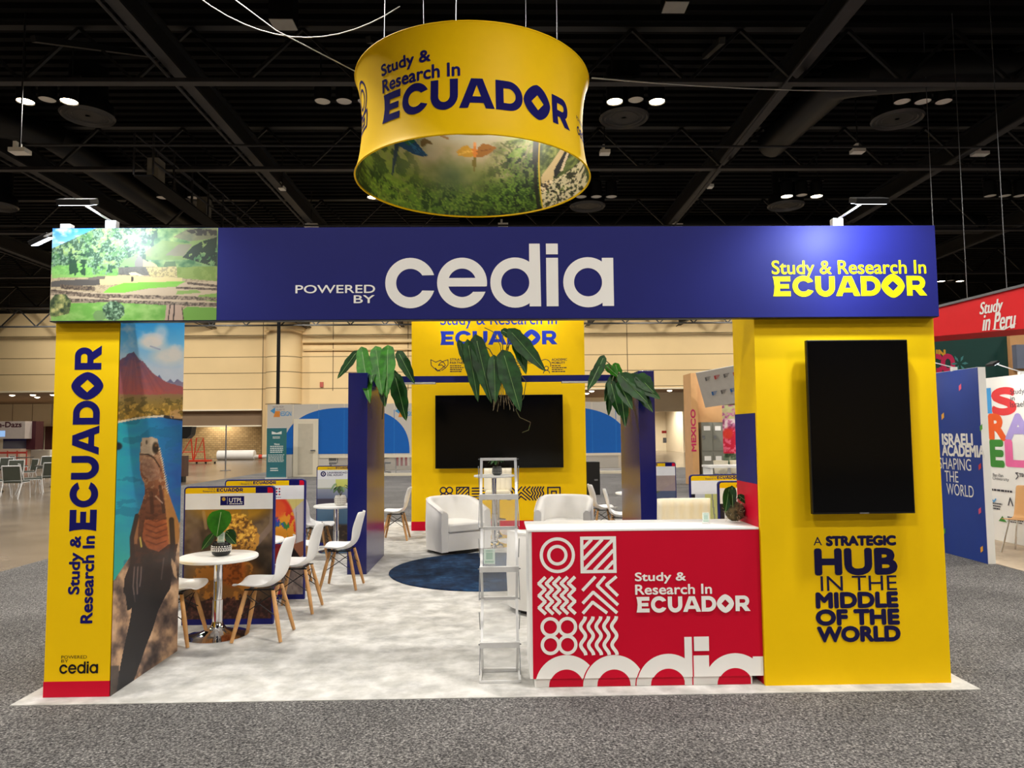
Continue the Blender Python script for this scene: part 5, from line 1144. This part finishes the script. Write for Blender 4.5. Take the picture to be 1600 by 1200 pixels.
MB().box(dx1, YD+.04, zs, x1, YD+.05, zr-.1).build('window_pane', ACRYL, MR)
ar = Art()
def arch(pxc, pxr, pyt, pyb=709):
    cx, zb_ = D(pxc, pyb); rx = D(pxc+pxr, pyb)[0]-cx; ry = D(pxc, pyt)[1]-zb_
    lp = [(cx-rx, zb_)]+[(cx-rx*math.copysign(abs(math.cos(a))**.8, math.cos(a)), zb_+ry*math.sin(a)**.8) for a in np.linspace(0.001, PI-.001, 40)]+[(cx+rx, zb_)]
    ar.poly([lp], 0)
arch(541, 99, 637); arch(877, 108, 636); arch(707, 62, 637); ar.L += 1
for px in (498, 538, 577, 616, 925, 962): xx = D(px, 650)[0]; ar.rect(xx-.012, D(px, 708)[1], xx+.012, D(px, 640)[1], 1)
ar.build('arch_graphic', [mat('azure_vinyl', (0, 98, 190), .5, var=.03), mat('azure_seam', (30, 120, 205), .5)], MR, front(YD), off=.008)
ar = Art()
for px in (422, 617): 
    b = pb(px+13, 643, px+33, 650, YD); ar.text('DESIGN', b, 0, .004); ar.text('WATER FROM', pb(px+4, 634.5, px+21, 637.2, YD), 1); ar.text('FLUIDS TO', pb(px+10, 638.8, px+23, 641.5, YD), 1)
    c_ = D(px+4, 642); ar.poly([[(c_[0]-.1, c_[1]), (c_[0]+.1, c_[1]+.14), (c_[0]+.1, c_[1]-.14)]], 0); c_ = D(px+10, 647); ar.poly([[(c_[0]-.12, c_[1]-.12), (c_[0]+.14, c_[1]-.12), (c_[0]+.14, c_[1]+.12), (c_[0]-.05, c_[1]+.12)]], 2)
ar.build('lettering', [mat('sky_vinyl', (70, 150, 205), .5), mat('grey_ink', (130, 110, 120), .5), mat('orange_vinyl', (226, 140, 50), .5)], MR, front(YD))
da, db = D(458.5, 748), D(498, 654.5)
dr = MB().box(da[0], YD-.08, FZ, db[0], YD-.01, db[1]).build('door', OFFW, MR)
qa, qb = D(466, 741), D(490, 662); MB().box(qa[0], YD-.09, qa[1], qb[0], YD-.08, qb[1]).build('glazing', mat('frosted_pane', (206, 196, 176), .35), dr)
MB().tube([(db[0]-.12, YD-.1, 1.05), (db[0]-.12, YD-.16, 1.05), (db[0]-.28, YD-.16, 1.05)], .025, 6).build('handle', STEEL, dr)
bulb('meeting_room_light', (-4, YD+2.6, 3.2), 120, angle=150); bulb('meeting_room_light', (4, YD+2.6, 3.2), 120, angle=150)
# black office chairs seen through the opening
def office(x, y, rz, label):
    t = thing('office_chair', (x, y, FZ), label, 'office chair', 'black office chairs in the white meeting room', rz)
    m = MB()
    for k in range(5): a = 2*PI*k/5; m.tube([(0, 0, .1), (.28*math.cos(a), .28*math.sin(a), .06)], .025, 6); m.lathe([(.03, 0), (.03, .06)], (.28*math.cos(a), .28*math.sin(a), 0), 8)
    m.tube([(0, 0, .08), (0, 0, .42)], .03, 8); m.build('star_base', BLKMET, t, world=False)
    MB().box(-.24, -.24, .42, .24, .24, .5).build('seat', BLKPL, t, bevel=.03, world=False); MB().box(-.22, .2, .55, .22, .26, 1.0).build('backrest', BLKPL, t, bevel=.03, world=False)
    m = MB(); 
    for s in (-1, 1): m.tube([(s*.26, .1, .46), (s*.28, .05, .66), (s*.28, -.15, .67)], .018, 6)
    m.build('armrest', BLKMET, t, world=False); return t
o0 = office(D(602, 730, 26.6)[0], 26.4, 1.9, 'black office chair seen between the left navy pillar and the yellow tower')
copy_tree(o0, (D(517, 730, 26.4)[0], 26.4, FZ), .2, 'black office chair seen above the lake photo panel'); 
p = D(629, 726, 25.6); t = thing('striped_flag', (p[0], 25.6, FZ), 'red and white striped flag on a pole in the white meeting room', 'flag')
MB().tube([(p[0]-.28, 25.6, FZ), (p[0]-.28, 25.6, 2.0)], .02, 6).build('pole', STEEL, t)
m = MB()
for k in range(6): m.box(p[0]-.26+k*.09, 25.59+.02*(k % 2), .35, p[0]-.17+k*.09, 25.6+.02*(k % 2), 1.4, k % 2)
m.build('cloth', [mat('flag_red', (168, 40, 52), .7), WVIN], t)
# black cabinet, tall stool and bollard behind the yellow tower
p = fl(928, 773); t = thing('black_cabinet', (p[0], p[1]+.3, 0), 'black cabinet standing just right of the yellow tower', 'cabinet')
b0, b1 = at(905, 722, p[1]), at(937, 722, p[1])
MB().box(b0[0], p[1], FZ, b1[0], p[1]+.5, b0[2]).build('body', mat('black_laminate', (12, 11, 12), .5), t); MB().box(b0[0]+.4, p[1]-.02, b0[2]-.5, b1[0]-.06, p[1], b0[2]-.46).build('shelf_edge', STEEL, t)
# green roll-up banner
ga, gb = at(416, 748, 23.2), at(448, 668, 23.2)
t = thing('rollup_banner', ((ga[0]+gb[0])/2, 23.2, FZ), 'dark green roll-up banner in front of the white meeting room', 'banner')
MB().box(ga[0], 23.19, .03, gb[0], 23.21, gb[2]).build('sheet', mat('teal_banner', (34, 104, 92), .6, rgb2=(48, 110, 130), vs=.6), t); MB().box(ga[0]-.02, 23.1, FZ, gb[0]+.02, 23.3, .06).build('cassette', ALU, t); MB().box(ga[0], 23.18, gb[2]-.02, gb[0], 23.22, gb[2]+.01).build('top_rail', ALU, t)
ar = Art(); 
def G(a, b, c, d): return (ga[0]+(gb[0]-ga[0])*a, ga[2]+(gb[2]-ga[2])*b, ga[0]+(gb[0]-ga[0])*c, ga[2]+(gb[2]-ga[2])*d)
BW = mat('banner_white', (220, 226, 222), .6); ar.text('Welcome', G(.38, .66, .65, .69), 0, .003); ar.build('headline', BW, t, front(23.19)); ar = Art(); ar.lines(G(.18, .5, .85, .65), 4, 0, .5, .1, 3); ar.build('print', BW, t, front(23.19)); ar = Art(); ar.lines(G(.08, .32, .92, .48), 6, 0, .4, .1, 4); ar.build('print', BW, t, front(23.19)); ar = Art(); ar.lines(G(.2, .14, .6, .22), 2, 0, .5, .1, 5); ar.build('print', BW, t, front(23.19)); ar = Art()
b = G(.25, .87, .75, .93); ar.poly([[(b[0], b[3]), ((b[0]+b[2])/2, b[1]+.05), (b[2], b[3]), (b[2], b[1]), (b[0], b[1])]]); ar.build('emblem', BW, t, front(23.19)); ar = Art(); ar.lines(G(.3, .78, .7, .83), 2, 0, .5, .1, 6)
ar.build('print', BW, t, front(23.19))
# red carts, wrapped roll, drinks trolley, black speaker at the loading bay
p = fl(316, 737); t = thing('red_barrier_cart', (-19.3, 40, FZ), 'orange-red steel racks on wheels by the brick bay', 'cart'); RC2 = mat('orange_red_paint', (206, 62, 34), .5)
y_ = 40.0; xs = [at(px, 700, y_)[0] for px in (292, 302, 303, 321)]
for (xa, xb) in ((xs[0]-.5, xs[1]), (xs[2], xs[3])):
    m = MB(); m.tube([(xa, y_, .15), (xa+.15, y_, 1.55), (xb-.15, y_, 1.55), (xb, y_, .15)], .04, 6); m.tube([(xa+.05, y_, .7), (xb-.05, y_, .7)], .03, 6); m.tube([(xa, y_, .2), (xb-.15, y_, 1.5)], .025, 6); m.build('frame', RC2, t)
m = MB(); m.box(xs[0]-.6, y_-.3, .1, xs[3]+.3, y_+.3, .22); m.build('deck', RC2, t)
m = MB()
for k in range(5): m.lathe([(.06, FZ), (.06, .1)], (xs[0]-.4+k*.55, y_-.2, 0), 10)
m.build('wheel', BLKPL, t)
a, b = at(341, 712, 46), at(398, 712, 46); t = thing('wrapped_roll', ((a[0]+b[0])/2, 46, FZ), 'long white wrapped roll lying by the brick wall', 'roll')
MB().tube([(a[0], 46, .33), (b[0], 46, .33)], .34, 14).build('wrap', WVIN, t, smooth=True, auto=.8); MB().tube([(b[0], 46, .2), (b[0]+.9, 46, .2)], .14, 10).build('core', PALE, t); MB().tube([(b[0]+.3, 46, .2), (b[0]+.55, 46, .2)], .15, 10).build('label_band', RC2, t)
a = at(346, 735, 30); t = thing('stanchion_post', (a[0], 30.5, FZ), 'thin grey post standing on the concrete by the loading bay', 'post'); MB().tube([(a[0], 30.5, FZ), (a[0], 30.5, at(346, 664, 30.5)[2])], .035, 8).build('pole', STEEL, t); MB().lathe([(.25, FZ), (.25, .01)], (a[0], 30.5, 0), 20).build('foot', STEEL, t)
a = at(293, 676, 22); t = thing('black_lamp', (a[0], 22, FZ), 'black rounded loudspeaker on a trolley at the edge of the lizard column', 'loudspeaker')
MB().prism([(a[0]-.35, a[2]-.22), (a[0]+.06, a[2]-.22), (a[0]+.2, a[2]-.08), (a[0]+.24, a[2]+.22), (a[0]-.35, a[2]+.22)], 'y', 21.8, 22.2).build('cabinet', BLKPL, t); MB().tube([(a[0]-.2, 22, .9), (a[0]-.2, 22, a[2]-.2)], .03, 6).build('pole', STEEL, t)
MB().box(a[0]-.4, 21.8, .2, a[0]-.02, 22.2, .95).build('trolley', mat('brown_trolley', (86, 60, 48), .6), t); MB().box(a[0]-.36, 21.85, FZ, a[0]-.08, 22.15, .2).build('wheel', BLKPL, t)
t.name = 'loudspeaker_trolley'
# ---- cafe area at the left
SH = thing('cafe_kiosk', (-28, 36, FZ), 'ice cream kiosk with a white lettered sign at the left edge', 'kiosk')
YK = 36.0; a, b = at(-20, 686, YK), at(39.5, 658, YK)
MB().box(a[0]-1, YK, a[2], b[0], YK+1.2, b[2]).build('sign_box', mat('sign_white', (196, 184, 176), .6), SH)
ar = Art(); ar.text('n-Dazs', pb(-3, 659.5, 33.5, 667.5, YK), 0, .015); ar.build('lettering', mat('maroon_vinyl', (70, 20, 34), .5), SH, front(YK)); 
ar = Art(); ar.rect(*pb(-10, 673, 8, 682.5, YK)); ar.build('screen', mat('pale_blue_screen', (150, 190, 240), .5, emit=(150, 190, 240), es=.6), SH, front(YK))
a, b = at(-20, 730, YK), at(30, 694, YK); MB().box(a[0]-1, YK+.1, FZ, b[0], YK+1.0, 1.05).build('counter', mat('kiosk_counter', (206, 180, 160), .5), SH); MB().box(a[0]-1, YK+.3, 1.05, b[0]-.2, YK+.9, 1.5).build('glass_case', ACRYL, SH)
m = MB(); m.box(a[0], YK+1.2, 1.0, b[0], YK+1.3, 2.6, 0); m.box(b[0], YK+.6, 1.0, b[0]+.5, YK+1.3, 2.6, 1); m.build('back_panel', [mat('kiosk_blue', (60, 66, 150), .5), mat('kiosk_maroon', (70, 26, 36), .5)], SH)
m = MB(); 
for px in (-8, 12, 27, 42): xx = at(px, 700, YK-3)[0]; m.tube([(xx, YK-3, FZ), (xx, YK-3, 1.0)], .03, 6)
m.box(at(-10, 700, YK-3)[0], YK-3.02, .85, at(42, 700, YK-3)[0], YK-2.98, .95); tag(m.build('queue_barrier', mat('rope_red', (170, 52, 40), .6)), 'red queue barrier in front of the ice cream kiosk', 'barrier')
a, b = at(48, 718, YK+2), at(78, 709, YK+2); tag(MB().box(a[0], YK+2, FZ, b[0], YK+2.6, .95).build('low_wall', OFFW), 'low white counter beside the ice cream kiosk', 'counter')
GREEN = mat('olive_vinyl', (62, 66, 56), .6, var=.1)
def banquet(loc, rz, label):                                      # faces local -y
    t = thing('banquet_chair', loc, label, 'chair', 'dark olive chairs of the cafe area', rz)
    MB().box(-.23, -.24, .43, .23, .22, .49).build('seat', GREEN, t, bevel=.02, world=False)
    MB().obox((0, .26, .70), (.22, 0, 0), (0, .018, -.004), (0, .03, .19)).build('backrest', GREEN, t, bevel=.02, world=False)
    for s in (-1, 1): MB().tube([(s*.235, -.26, 0), (s*.235, -.2, .44), (s*.235, .2, .44), (s*.235, .31, .9)], .013, 6).build('leg', ALU, t, world=False); MB().tube([(s*.235, .36, 0), (s*.235, .2, .43)], .013, 6).build('leg', ALU, t, world=False)
    MB().tube([(-.235, .31, .9), (.235, .31, .9)], .013, 6).build('top_rail', ALU, t, world=False); return t
def ctable(x, y, label):
    t = thing('cafe_table', (x, y, FZ), label, 'table', 'dark tables of the cafe area')
    MB().lathe([(.75, .71), (.76, .74), (0, .74)], (x, y, FZ), 32, 0, True, False).build('tabletop', mat('dark_tabletop', (46, 44, 46), .4), t)
    m = MB(); m.tube([(x, y, .05), (x, y, .72)], .05, 8); m.lathe([(.32, FZ), (.3, .04), (.05, .06)], (x, y, 0), 24); m.build('pedestal', CHROME, t); return t
p1, p2, p3 = fl(2, 772), fl(66, 762), fl(28, 742)
ctable(p1[0]-.9, p1[1]+.9, 'dark cafe table at the left edge'); ctable(p2[0]+.3, p2[1]+.5, 'dark cafe table next to the yellow lettered column'); ctable(p3[0]-1.6, p3[1]+2.2, 'dark cafe table farthest back at left')
BQ = [((25, 778), PI+.1, 'olive chair with its back to us, nearest at the left edge'), ((48, 772), PI-.9, 'olive chair turned sideways, second from the left edge'), ((-6, 776), PI-.5, 'olive chair cut by the left edge'), ((74, 768), PI+.9, 'olive chair right against the yellow lettered column'), ((20, 760), .3, 'olive chair facing us behind the nearest one'), ((40, 757), -.6, 'olive chair facing us beside the middle table'), ((66, 748), 0, 'olive chair facing us farther back at the column'), ((4, 752), 0.2, 'olive chair facing us farther back at the left edge'), ((30, 745), 2.6, 'olive chair farthest back in the cafe area')]
k0 = None
for (px, rz, lb_) in BQ:
    q = fl(*px); loc = (q[0], q[1], FZ)
    if k0 is None: k0 = banquet(loc, rz, lb_)
    else: copy_tree(k0, loc, rz, lb_)
# ---- booth with lockers at right
YM = 17.6; WD = mat('light_birch', (218, 168, 112), .55, var=.08, vs=3)
a, b, c_ = at(1079, 585, YM), at(1088, 585, YM), at(1127, 600, YM+.5)
MX = thing('locker_booth', (b[0], YM, 0), 'birch walled booth with pink upright lettering behind the counter', 'exhibition booth')
zt = at(1080, 583, YM)[2]
MB().box(a[0], YM-.0, FZ, b[0]+.02, YM+.9, zt).build('end_post', WD, MX); MB().box(b[0]+.02, YM+.5, FZ, c_[0], YM+.8, zt).build('side_wall', mat('light_birch_wall', (212, 164, 110), .55, var=.08, vs=3), MX)
ar = Art(); bx = pb(1080, 640, 1087, 705, YM); ar.text('MEXICO', (bx[1], -bx[2], bx[3], -bx[0]), 0, .01); ar.build('lettering', mat('magenta_vinyl', (200, 36, 96), .5), MX, front_up(YM), off=.006)
pa = at(1128, 633, YM+1.5); pc_ = at(1200, 725, YM+1.5)
def dancer(p, u, v):
    X, Y = p.X, p.Y; n = p.vn(5, 4, 3, 1); p.c = p.ramp(n, [(.25, (120, 60, 96)), (.45, (196, 120, 160)), (.6, (226, 200, 210)), (.8, (230, 226, 216))]); p.put((Y < 655) & (n > .5), (150, 170, 70), .5); p.ell(1142, 692, 16, 24, (206, 30, 60), .95, .3); p.put((((X-1142)/16)**2+((Y-690)/22)**2 < 1) & (n > .55), (240, 120, 150), .8); p.ell(1137, 678, 8, 8, (216, 60, 40), .9, .5); p.put((Y > 708), p.ramp(n, [(.3, (40, 80, 50)), (.7, (150, 170, 140))]), .9)
canvas('picture_wall', MX, 60, 80, lambda u, v: (pa[0]+(pc_[0]-pa[0])*u, YM+1.5, pc_[2]+(pa[2]-pc_[2])*v), dancer)
qa, qb, qc, qd = at(1087, 583, YM-.6), at(1150, 571, YM-1.6), at(1150, 634, YM-1.0), at(1102, 637, YM-.1)
m = MB(); vv = [Vector(q) for q in (qa, qb, qc, qd)]; vv[1] += (vv[1]-vv[0])*1.2; vv[2] = vv[1]+vv[3]-vv[0]; nn_ = (vv[1]-vv[0]).cross(vv[3]-vv[0]).normalized()*.04; nn_ = nn_ if nn_.y > 0 else -nn_
m.add([tuple(q) for q in vv]+[tuple(q+nn_) for q in vv], [(0, 1, 2, 3), (7, 6, 5, 4), (0, 4, 5, 1), (1, 5, 6, 2), (2, 6, 7, 3), (3, 7, 4, 0)]); m.build('canopy', mat('canopy_white', (206, 202, 196), .6), MX)
LGM = [mat('logo_grey', (110, 106, 104), .5), mat('logo_blue', (50, 110, 180), .5), mat('logo_red', (190, 70, 70), .5)]
for i in range(9):
    for j in range(2):
        x_ = .09+i*.105+j*.03; z_ = .22+j*.42; k = (i*2+j) % 4; ar = Art(); ar.rect(x_, z_-.06, x_+.018, z_+.04, k if k < 3 else 0)
        for q in range(3): ar.rect(x_+.016, z_-.06+q*.035, x_+.065-q*.012, z_-.045+q*.035, k if k < 3 else 0)
        ar.build('sponsor_logo', LGM, MX, lambda u, v, d: tuple((vv[0]*(1-u)+vv[1]*u)*(1-v)+(vv[3]*(1-u)+vv[2]*u)*v-nn_.normalized()*(d+.012)), off=.004)
LK = mat('grey_locker', (128, 128, 118), .5, var=.05)
for k, (p0, p1, lb_) in enumerate(((1091, 1108, 'tall grey locker column at left against the birch wall'), (1108.3, 1124, 'tall grey locker column at right against the birch wall'))):
    a, b = at(p0, 660, YM+.42), at(p1, 660, YM+.42); t = thing('locker', ((a[0]+b[0])/2, YM+.4, FZ), lb_, 'locker', 'grey lockers'); H = a[2]
    MB().box(a[0], YM+.1, FZ, b[0], YM+.498, H).build('carcass', LK, t)
    for j in range(2):
        z0, z1 = H*.52*j+.04, H*.52*(j+1)-.04 if j == 0 else H-.04
        d = MB().box(a[0]+.02, YM+.085, z0, b[0]-.02, YM+.1, z1).build('door', LK, t); MB().box(a[0]+.07, YM+.07, z1-.22, b[0]-.07, YM+.085, z1-.08).build('label_plate', WVIN, d); MB().box(a[0]+.03, YM+.07, (z0+z1)/2-.05, a[0]+.1, YM+.085, (z0+z1)/2+.05).build('latch', STEEL, d)
q0, q1 = at(1109, 728, YM-2), at(1175, 748, YM-2); t = thing('white_table', ((q0[0]+q1[0])/2, YM-1.8, 0), 'white table in front of the grey lockers', 'table'); MB().box(q0[0], YM-2, q0[2]-.06, q1[0], YM-1.2, q0[2]).build('tabletop', WHITE, t)
for x in (q0[0]+.03, q1[0]-.09): MB().box(x, YM-1.98, FZ, x+.06, YM-1.22, q0[2]-.06).build('leg', WHITE, t)
for k, px in enumerate((1126, 1152)):
    q = at(px, 724, YM-.8); t = thing('stool', (q[0], YM-.8, FZ), ('cream stool at left behind the white table by the lockers', 'cream stool at right behind the white table by the lockers')[k], 'stool'); MB().lathe([(.18, .42), (.22, .8), (.21, q[2]), (0, q[2])], (q[0], YM-.8, FZ), 20, 0, True, False).build('seat', CREAM, t, smooth=True, auto=.8); MB().lathe([(.18, FZ), (.18, .42)], (q[0], YM-.8, 0), 16).build('base', CHROME, t)
armlight((b[0]-.05, YM+.3, zt+.0305), (b[0]+.7, YM-2.0, zt-.1), .12, 'added arm floodlight on the birch post, brightening the canopy', aim=(b[0]+1.0, YM, 2.9), watts=160, col=(1, .95, .88))  # added lamp, set on the post to brighten the dark canopy
# ---- Israel booth at right
XI = 6.0; ya, zt = atx(1545, 571, XI)[1], atx(1545, 571, XI)[2]
IB = thing('blue_display_wall', (XI, 5.4, 0), 'blue display wall with white slogan right of the yellow column', 'display wall')
yn = fl(1545, 880)[1]; BLU = mat('royal_blue_laminate', (30, 62, 148), .5, var=.04)
yn = 4.2
MB().box(XI+.004, yn, FZ, XI+.10, 7.4, zt).build('core', WHITE, IB); MB().box(XI-.004, yn+.002, FZ+.01, XI+.004, 7.4, zt-.004).build('blue_face', BLU, IB)
def xb(x0, y0, x1, y1):
    a = atx(x0, (y0+y1)/2, XI); b = atx(x1, (y0+y1)/2, XI); mx = (x0+x1)/2; return (-a[1], atx(mx, y1, XI)[2], -b[1], atx(mx, y0, XI)[2])
ar = Art()
for body, bx, bold in (('ISRAELI', (1473, 678, 1520, 695), .008), ('ACADEMIA', (1473, 696, 1539, 713), .008), ('SHAPING', (1468, 716, 1518, 734), 0), ('THE', (1477, 736, 1498, 753), 0), ('WORLD', (1480, 757, 1522, 775), 0)): ar.text(body, xb(*bx), 0, bold)
for k, (px, py) in enumerate(((1501, 607), (1474, 652), (1534, 670), (1532, 731), (1532, 800), (1535, 860), (1476, 832))): b = xb(px-2, py-4, px+2, py+4); ar.poly([[(b[0], b[1]), (b[2], b[1]+.03), (b[2], b[3]+.03), (b[0], b[3])]], 1+k % 4)
ar.build('lettering', [WVIN, mat('pink_confetti', (226, 90, 120), .5), mat('amber_confetti', (236, 170, 60), .5), mat('green_confetti', (90, 170, 60), .5), mat('red_confetti', (206, 60, 70), .5)], IB, facex(XI-.004), off=.002)
XW = 7.42
IW = thing('white_display_wall', (XW, 5, 0), 'white display wall with big coloured letters at the right edge', 'display wall')
zt2 = atx(1550, 590, XW)[2]
MB().box(XW, 2.6, FZ, XW+.1, 7.0, zt2).build('board', WHITE, IW)
def wb_(x0, y0, x1, y1):
    a = atx(x0, (y0+y1)/2, XW); b = atx(x1, (y0+y1)/2, XW); mx = (x0+x1)/2; return (-a[1], atx(mx, y1, XW)[2], -b[1], atx(mx, y0, XW)[2])
LC_ = [mat('letter_'+n_, c, .5) for n_, c in (('red', (228, 60, 64)), ('coral', (246, 130, 90)), ('orange', (240, 96, 30)), ('yellow', (250, 180, 30)), ('lilac', (176, 160, 226)), ('indigo', (62, 52, 104)), ('lime', (140, 190, 30)), ('green', (60, 140, 50)), ('pink', (240, 110, 170)), ('magenta', (216, 30, 90)), ('sky', (70, 160, 226)), ('ink', (60, 58, 66)))]
ar = Art(); b = wb_(1548, 606, 1549.3, 646); ar.rect(b[0]-.12, b[1], b[2], b[3], 10)
ar.text('S', wb_(1551.5, 608, 1586, 646), 0, .03); ar.text('R', wb_(1547, 649, 1571, 686), 2, .03); ar.text('A', wb_(1572, 649, 1612, 686), 4, .03); ar.text('E', wb_(1549, 690, 1567, 727), 7, .03); ar.text('L', wb_(1573, 690, 1606, 727), 8, .03)
ar.text('Study', wb_(1579, 607.5, 1601, 618), 11); ar.text('in', wb_(1579, 619, 1586, 626), 11); ar.text('Israel', wb_(1579, 627, 1601, 636), 11)
ar.text('Bar-Ilan', wb_(1552, 740, 1568, 745), 11); ar.text('University', wb_(1552, 746, 1577, 752), 11); ar.text('TEC', wb_(1593, 740, 1604, 745), 11, .003); ar.lines(wb_(1548, 764, 1582, 769), 1, 11, .6, 0, 3); ar.lines(wb_(1550, 785, 1568, 797), 3, 11, .5, .3, 4); ar.lines(wb_(1575, 808, 1600, 818), 3, 11, .5, .3, 5); ar.lines(wb_(1592, 782, 1606, 790), 2, 11, .5, .3, 7)
b = wb_(1561, 806, 1574, 815); ar.poly([[(b[0], b[1]), (b[2], b[1]), (b[2]-.05, b[3]-.05), ((b[0]+b[2])/2, b[3])]], 7); b = wb_(1576, 778, 1583, 790); ar.stroke([(b[0], b[1]), ((b[0]+b[2])/2, b[3]), (b[2], b[1])], .02, 11); b = wb_(1588, 739, 1592, 749); ar.stroke([(b[0], b[1]), (b[2], b[1]+.05), (b[0], b[3]), (b[2], b[3])], .015, 11)
for px in (1594, 1603): b = wb_(px-4, 760, px+4, 768); ar.disc((b[0]+b[2])/2, (b[1]+b[3])/2, .05, 11)
b = wb_(1550, 779, 1557, 784); ar.stroke([(b[0], b[3]), ((b[0]+b[2])/2, b[1]), (b[2], b[3])], .02, 10)
ar.build('lettering', LC_, IW, facex(XW), off=.003)
tag(MB().box(XI+.1, 3.1, -.004, XW, 7.2, 0.0).build('wood_floor_mat', speckle('pale_wood_vinyl', [(0.3, (150, 132, 110)), (0.55, (184, 166, 142)), (0.75, (204, 188, 164))], 2.5, rough=.5, bump=.05)), 'pale wood look flooring inside the booth at the right edge', 'flooring')
def lampto(base, head, aim, label, watts, ax): armlight(base, head, .08, label, aim=aim, watts=watts, ax=ax, col=(1, .95, .85))
h_ = atx(1541, 572, 5.2); lampto((XI+.02, 4.7, zt+.02), (5.45, 4.62, zt+.16), (XI, 4.7, 1.7), 'arm floodlight glaring above the blue display wall', 8, (0, 1, 0))
lampto((XI+.02, 5.9, zt+.02), (5.5, 5.95, zt+.1), (XI, 5.9, 1.6), 'arm floodlight over the far part of the blue display wall', 8, (0, 1, 0))
lampto((XW+.02, 5.4, zt2+.02), (6.9, 5.2, zt2+.14), (XW, 5.2, 1.6), 'arm floodlight over the white display wall at the right edge', 14, (0, 1, 0))
q = fl(1590, 866); t = thing('wooden_chair', (q[0]+.18, q[1]+.1, 0), 'bent wood chair with chrome legs at the right edge', 'chair', None, -1.0)
def wsh(u, v):
    P = [(-.2, .45), (-.1, .44), (.08, .43), (.17, .46), (.2, .56), (.23, .72), (.26, .88)]; qv = v*6; i = min(int(qv), 5); f = qv-i; return Vector(((u-.5)*(.4-.06*v), P[i][0]*(1-f)+P[i+1][0]*f, P[i][1]*(1-f)+P[i+1][1]*f))
MB().grid(wsh, 6, 16).build('seat_shell', WD, t, smooth=True, solid=.012, subsurf=1, world=False, fixn=False)
for sx in (-1, 1):
    for sy in (-1, 1): MB().tube([(sx*.12, sy*.12, .43), (sx*.2, sy*.21, 0)], .012, 8).build('leg', CHROME, t, world=False)
# ---- red hanging sign and green fascia farther right
YP = 10.0; a, b, c_, d = at(1455, 484, YP+.6), at(1665, 432, YP-1.6), at(1665, 508, YP-1.6), at(1455, 526, YP+.6)
PS = thing('red_fascia_sign', (a[0], YP, d[2]), 'red hanging fascia with white script lettering at the right', 'sign')
A_, B_, C2, D_ = map(Vector, (a, b, c_, d)); dep = Vector((.3, 1.2, 0))
MB().add([tuple(q) for q in (A_, B_, C2, D_)]+[tuple(q+dep) for q in (A_, B_, C2, D_)], [(0, 1, 2, 3), (7, 6, 5, 4), (0, 4, 5, 1), (1, 5, 6, 2), (2, 6, 7, 3), (3, 7, 4, 0)]).build('box', mat('scarlet_fabric', (228, 22, 30), .6, var=.03), PS)
nP = (B_-A_).cross(D_-A_).normalized(); nP = nP if nP.y < 0 else -nP
pm = lambda u, v, dd: tuple((A_*(1-u)+B_*u)*(1-v)+(D_*(1-u)+C2*u)*v+nP*dd)
ar = Art()
def scr(body, x0, y0, x1, y1, bold=.003):
    vtx, fcs = text_loops(body); lo, hi = vtx.min(0), vtx.max(0)
    for dx_ in (-bold, 0, bold):
        ar.tri([((x0+(p_[0]-lo[0])/(hi[0]-lo[0])*(x1-x0))+dx_+.03*((p_[1]-lo[1])/(hi[1]-lo[1]))*.5, y1+(y0-y1)*(p_[1]-lo[1])/(hi[1]-lo[1])) for p_ in vtx], fcs, 0)
    ar.L += 1
scr('Study', .395, .15, .56, .6); scr('in Peru', .42, .5, .655, .97); ar.stroke([(.5, .95), (.58, .98), (.66, .86)], .02); ar.build('lettering', WVIN, PS, pm, off=.012)
MB().bar(A_+Vector((0, 0, .03)), B_+Vector((0, 0, .03)), .06, .05).build('top_truss', STEEL, PS)
for q in (A_.lerp(B_, .05), A_.lerp(B_, .3), A_.lerp(B_, .6)): MB().tube([q, (q.x+.2, q.y+.3, ZC)], .008, 5).build('hanging_wire', STEEL, PS)
YG = 12.5; a, b, c_ = at(1440, 526, YG), at(1573, 528, YG), at(1573, 628, YG)
GF = thing('green_fascia', (a[0], YG, c_[2]), 'dark green fascia with pink lettering under the red sign', 'sign'); m = MB(); m.box(a[0], YG, c_[2], b[0], YG+.6, a[2]); m.box(a[0]+.2, YG+.2, FZ, a[0]+.4, YG+.4, c_[2]); m.build('panel', mat('bottle_green', (16, 66, 60), .6), GF)
ar = Art(); ar.text('IN', pb(1463, 547, 1476.5, 557, YG), 1, .015); ar.text('MEXICO', pb(1400, 555, 1490, 581, YG), 0, .035)
for k in range(6): a_ = k*1.05; c_ = at(1499, 568, YG); ar.poly([[(c_[0]+.05*math.cos(a_), c_[2]+.05*math.sin(a_)), (c_[0]+.15*math.cos(a_+.25), c_[2]+.15*math.sin(a_+.25)), (c_[0]+.22*math.cos(a_), c_[2]+.22*math.sin(a_)), (c_[0]+.13*math.cos(a_-.2), c_[2]+.13*math.sin(a_-.2))]], 2)
ar.build('lettering', [mat('raspberry_vinyl', (196, 30, 84), .5), mat('ochre_vinyl', (206, 160, 40), .5), mat('teal_vinyl', (70, 140, 140), .5)], GF, front(YG), clip=[((at(1462, 560, YG)[0], 0, 0), (-1, 0, 0))], off=.006)
a, b = at(1573, 524, YG), at(1640, 640, YG); m = MB(); m.box(a[0], YG-.1, FZ, b[0], YG+.1, a[2]); t = tag(m.build('birch_partition', WD), 'tall birch partition beside the dark green fascia', 'partition')
a, b = at(1590, 538, YG-.3), at(1640, 575, YG-.3); tag(MB().box(a[0], YG-.25, b[2], b[0], YG-.1, a[2]).build('small_screen', mat('picture_grey', (120, 130, 150), .5)), 'small framed picture on the birch partition', 'picture')
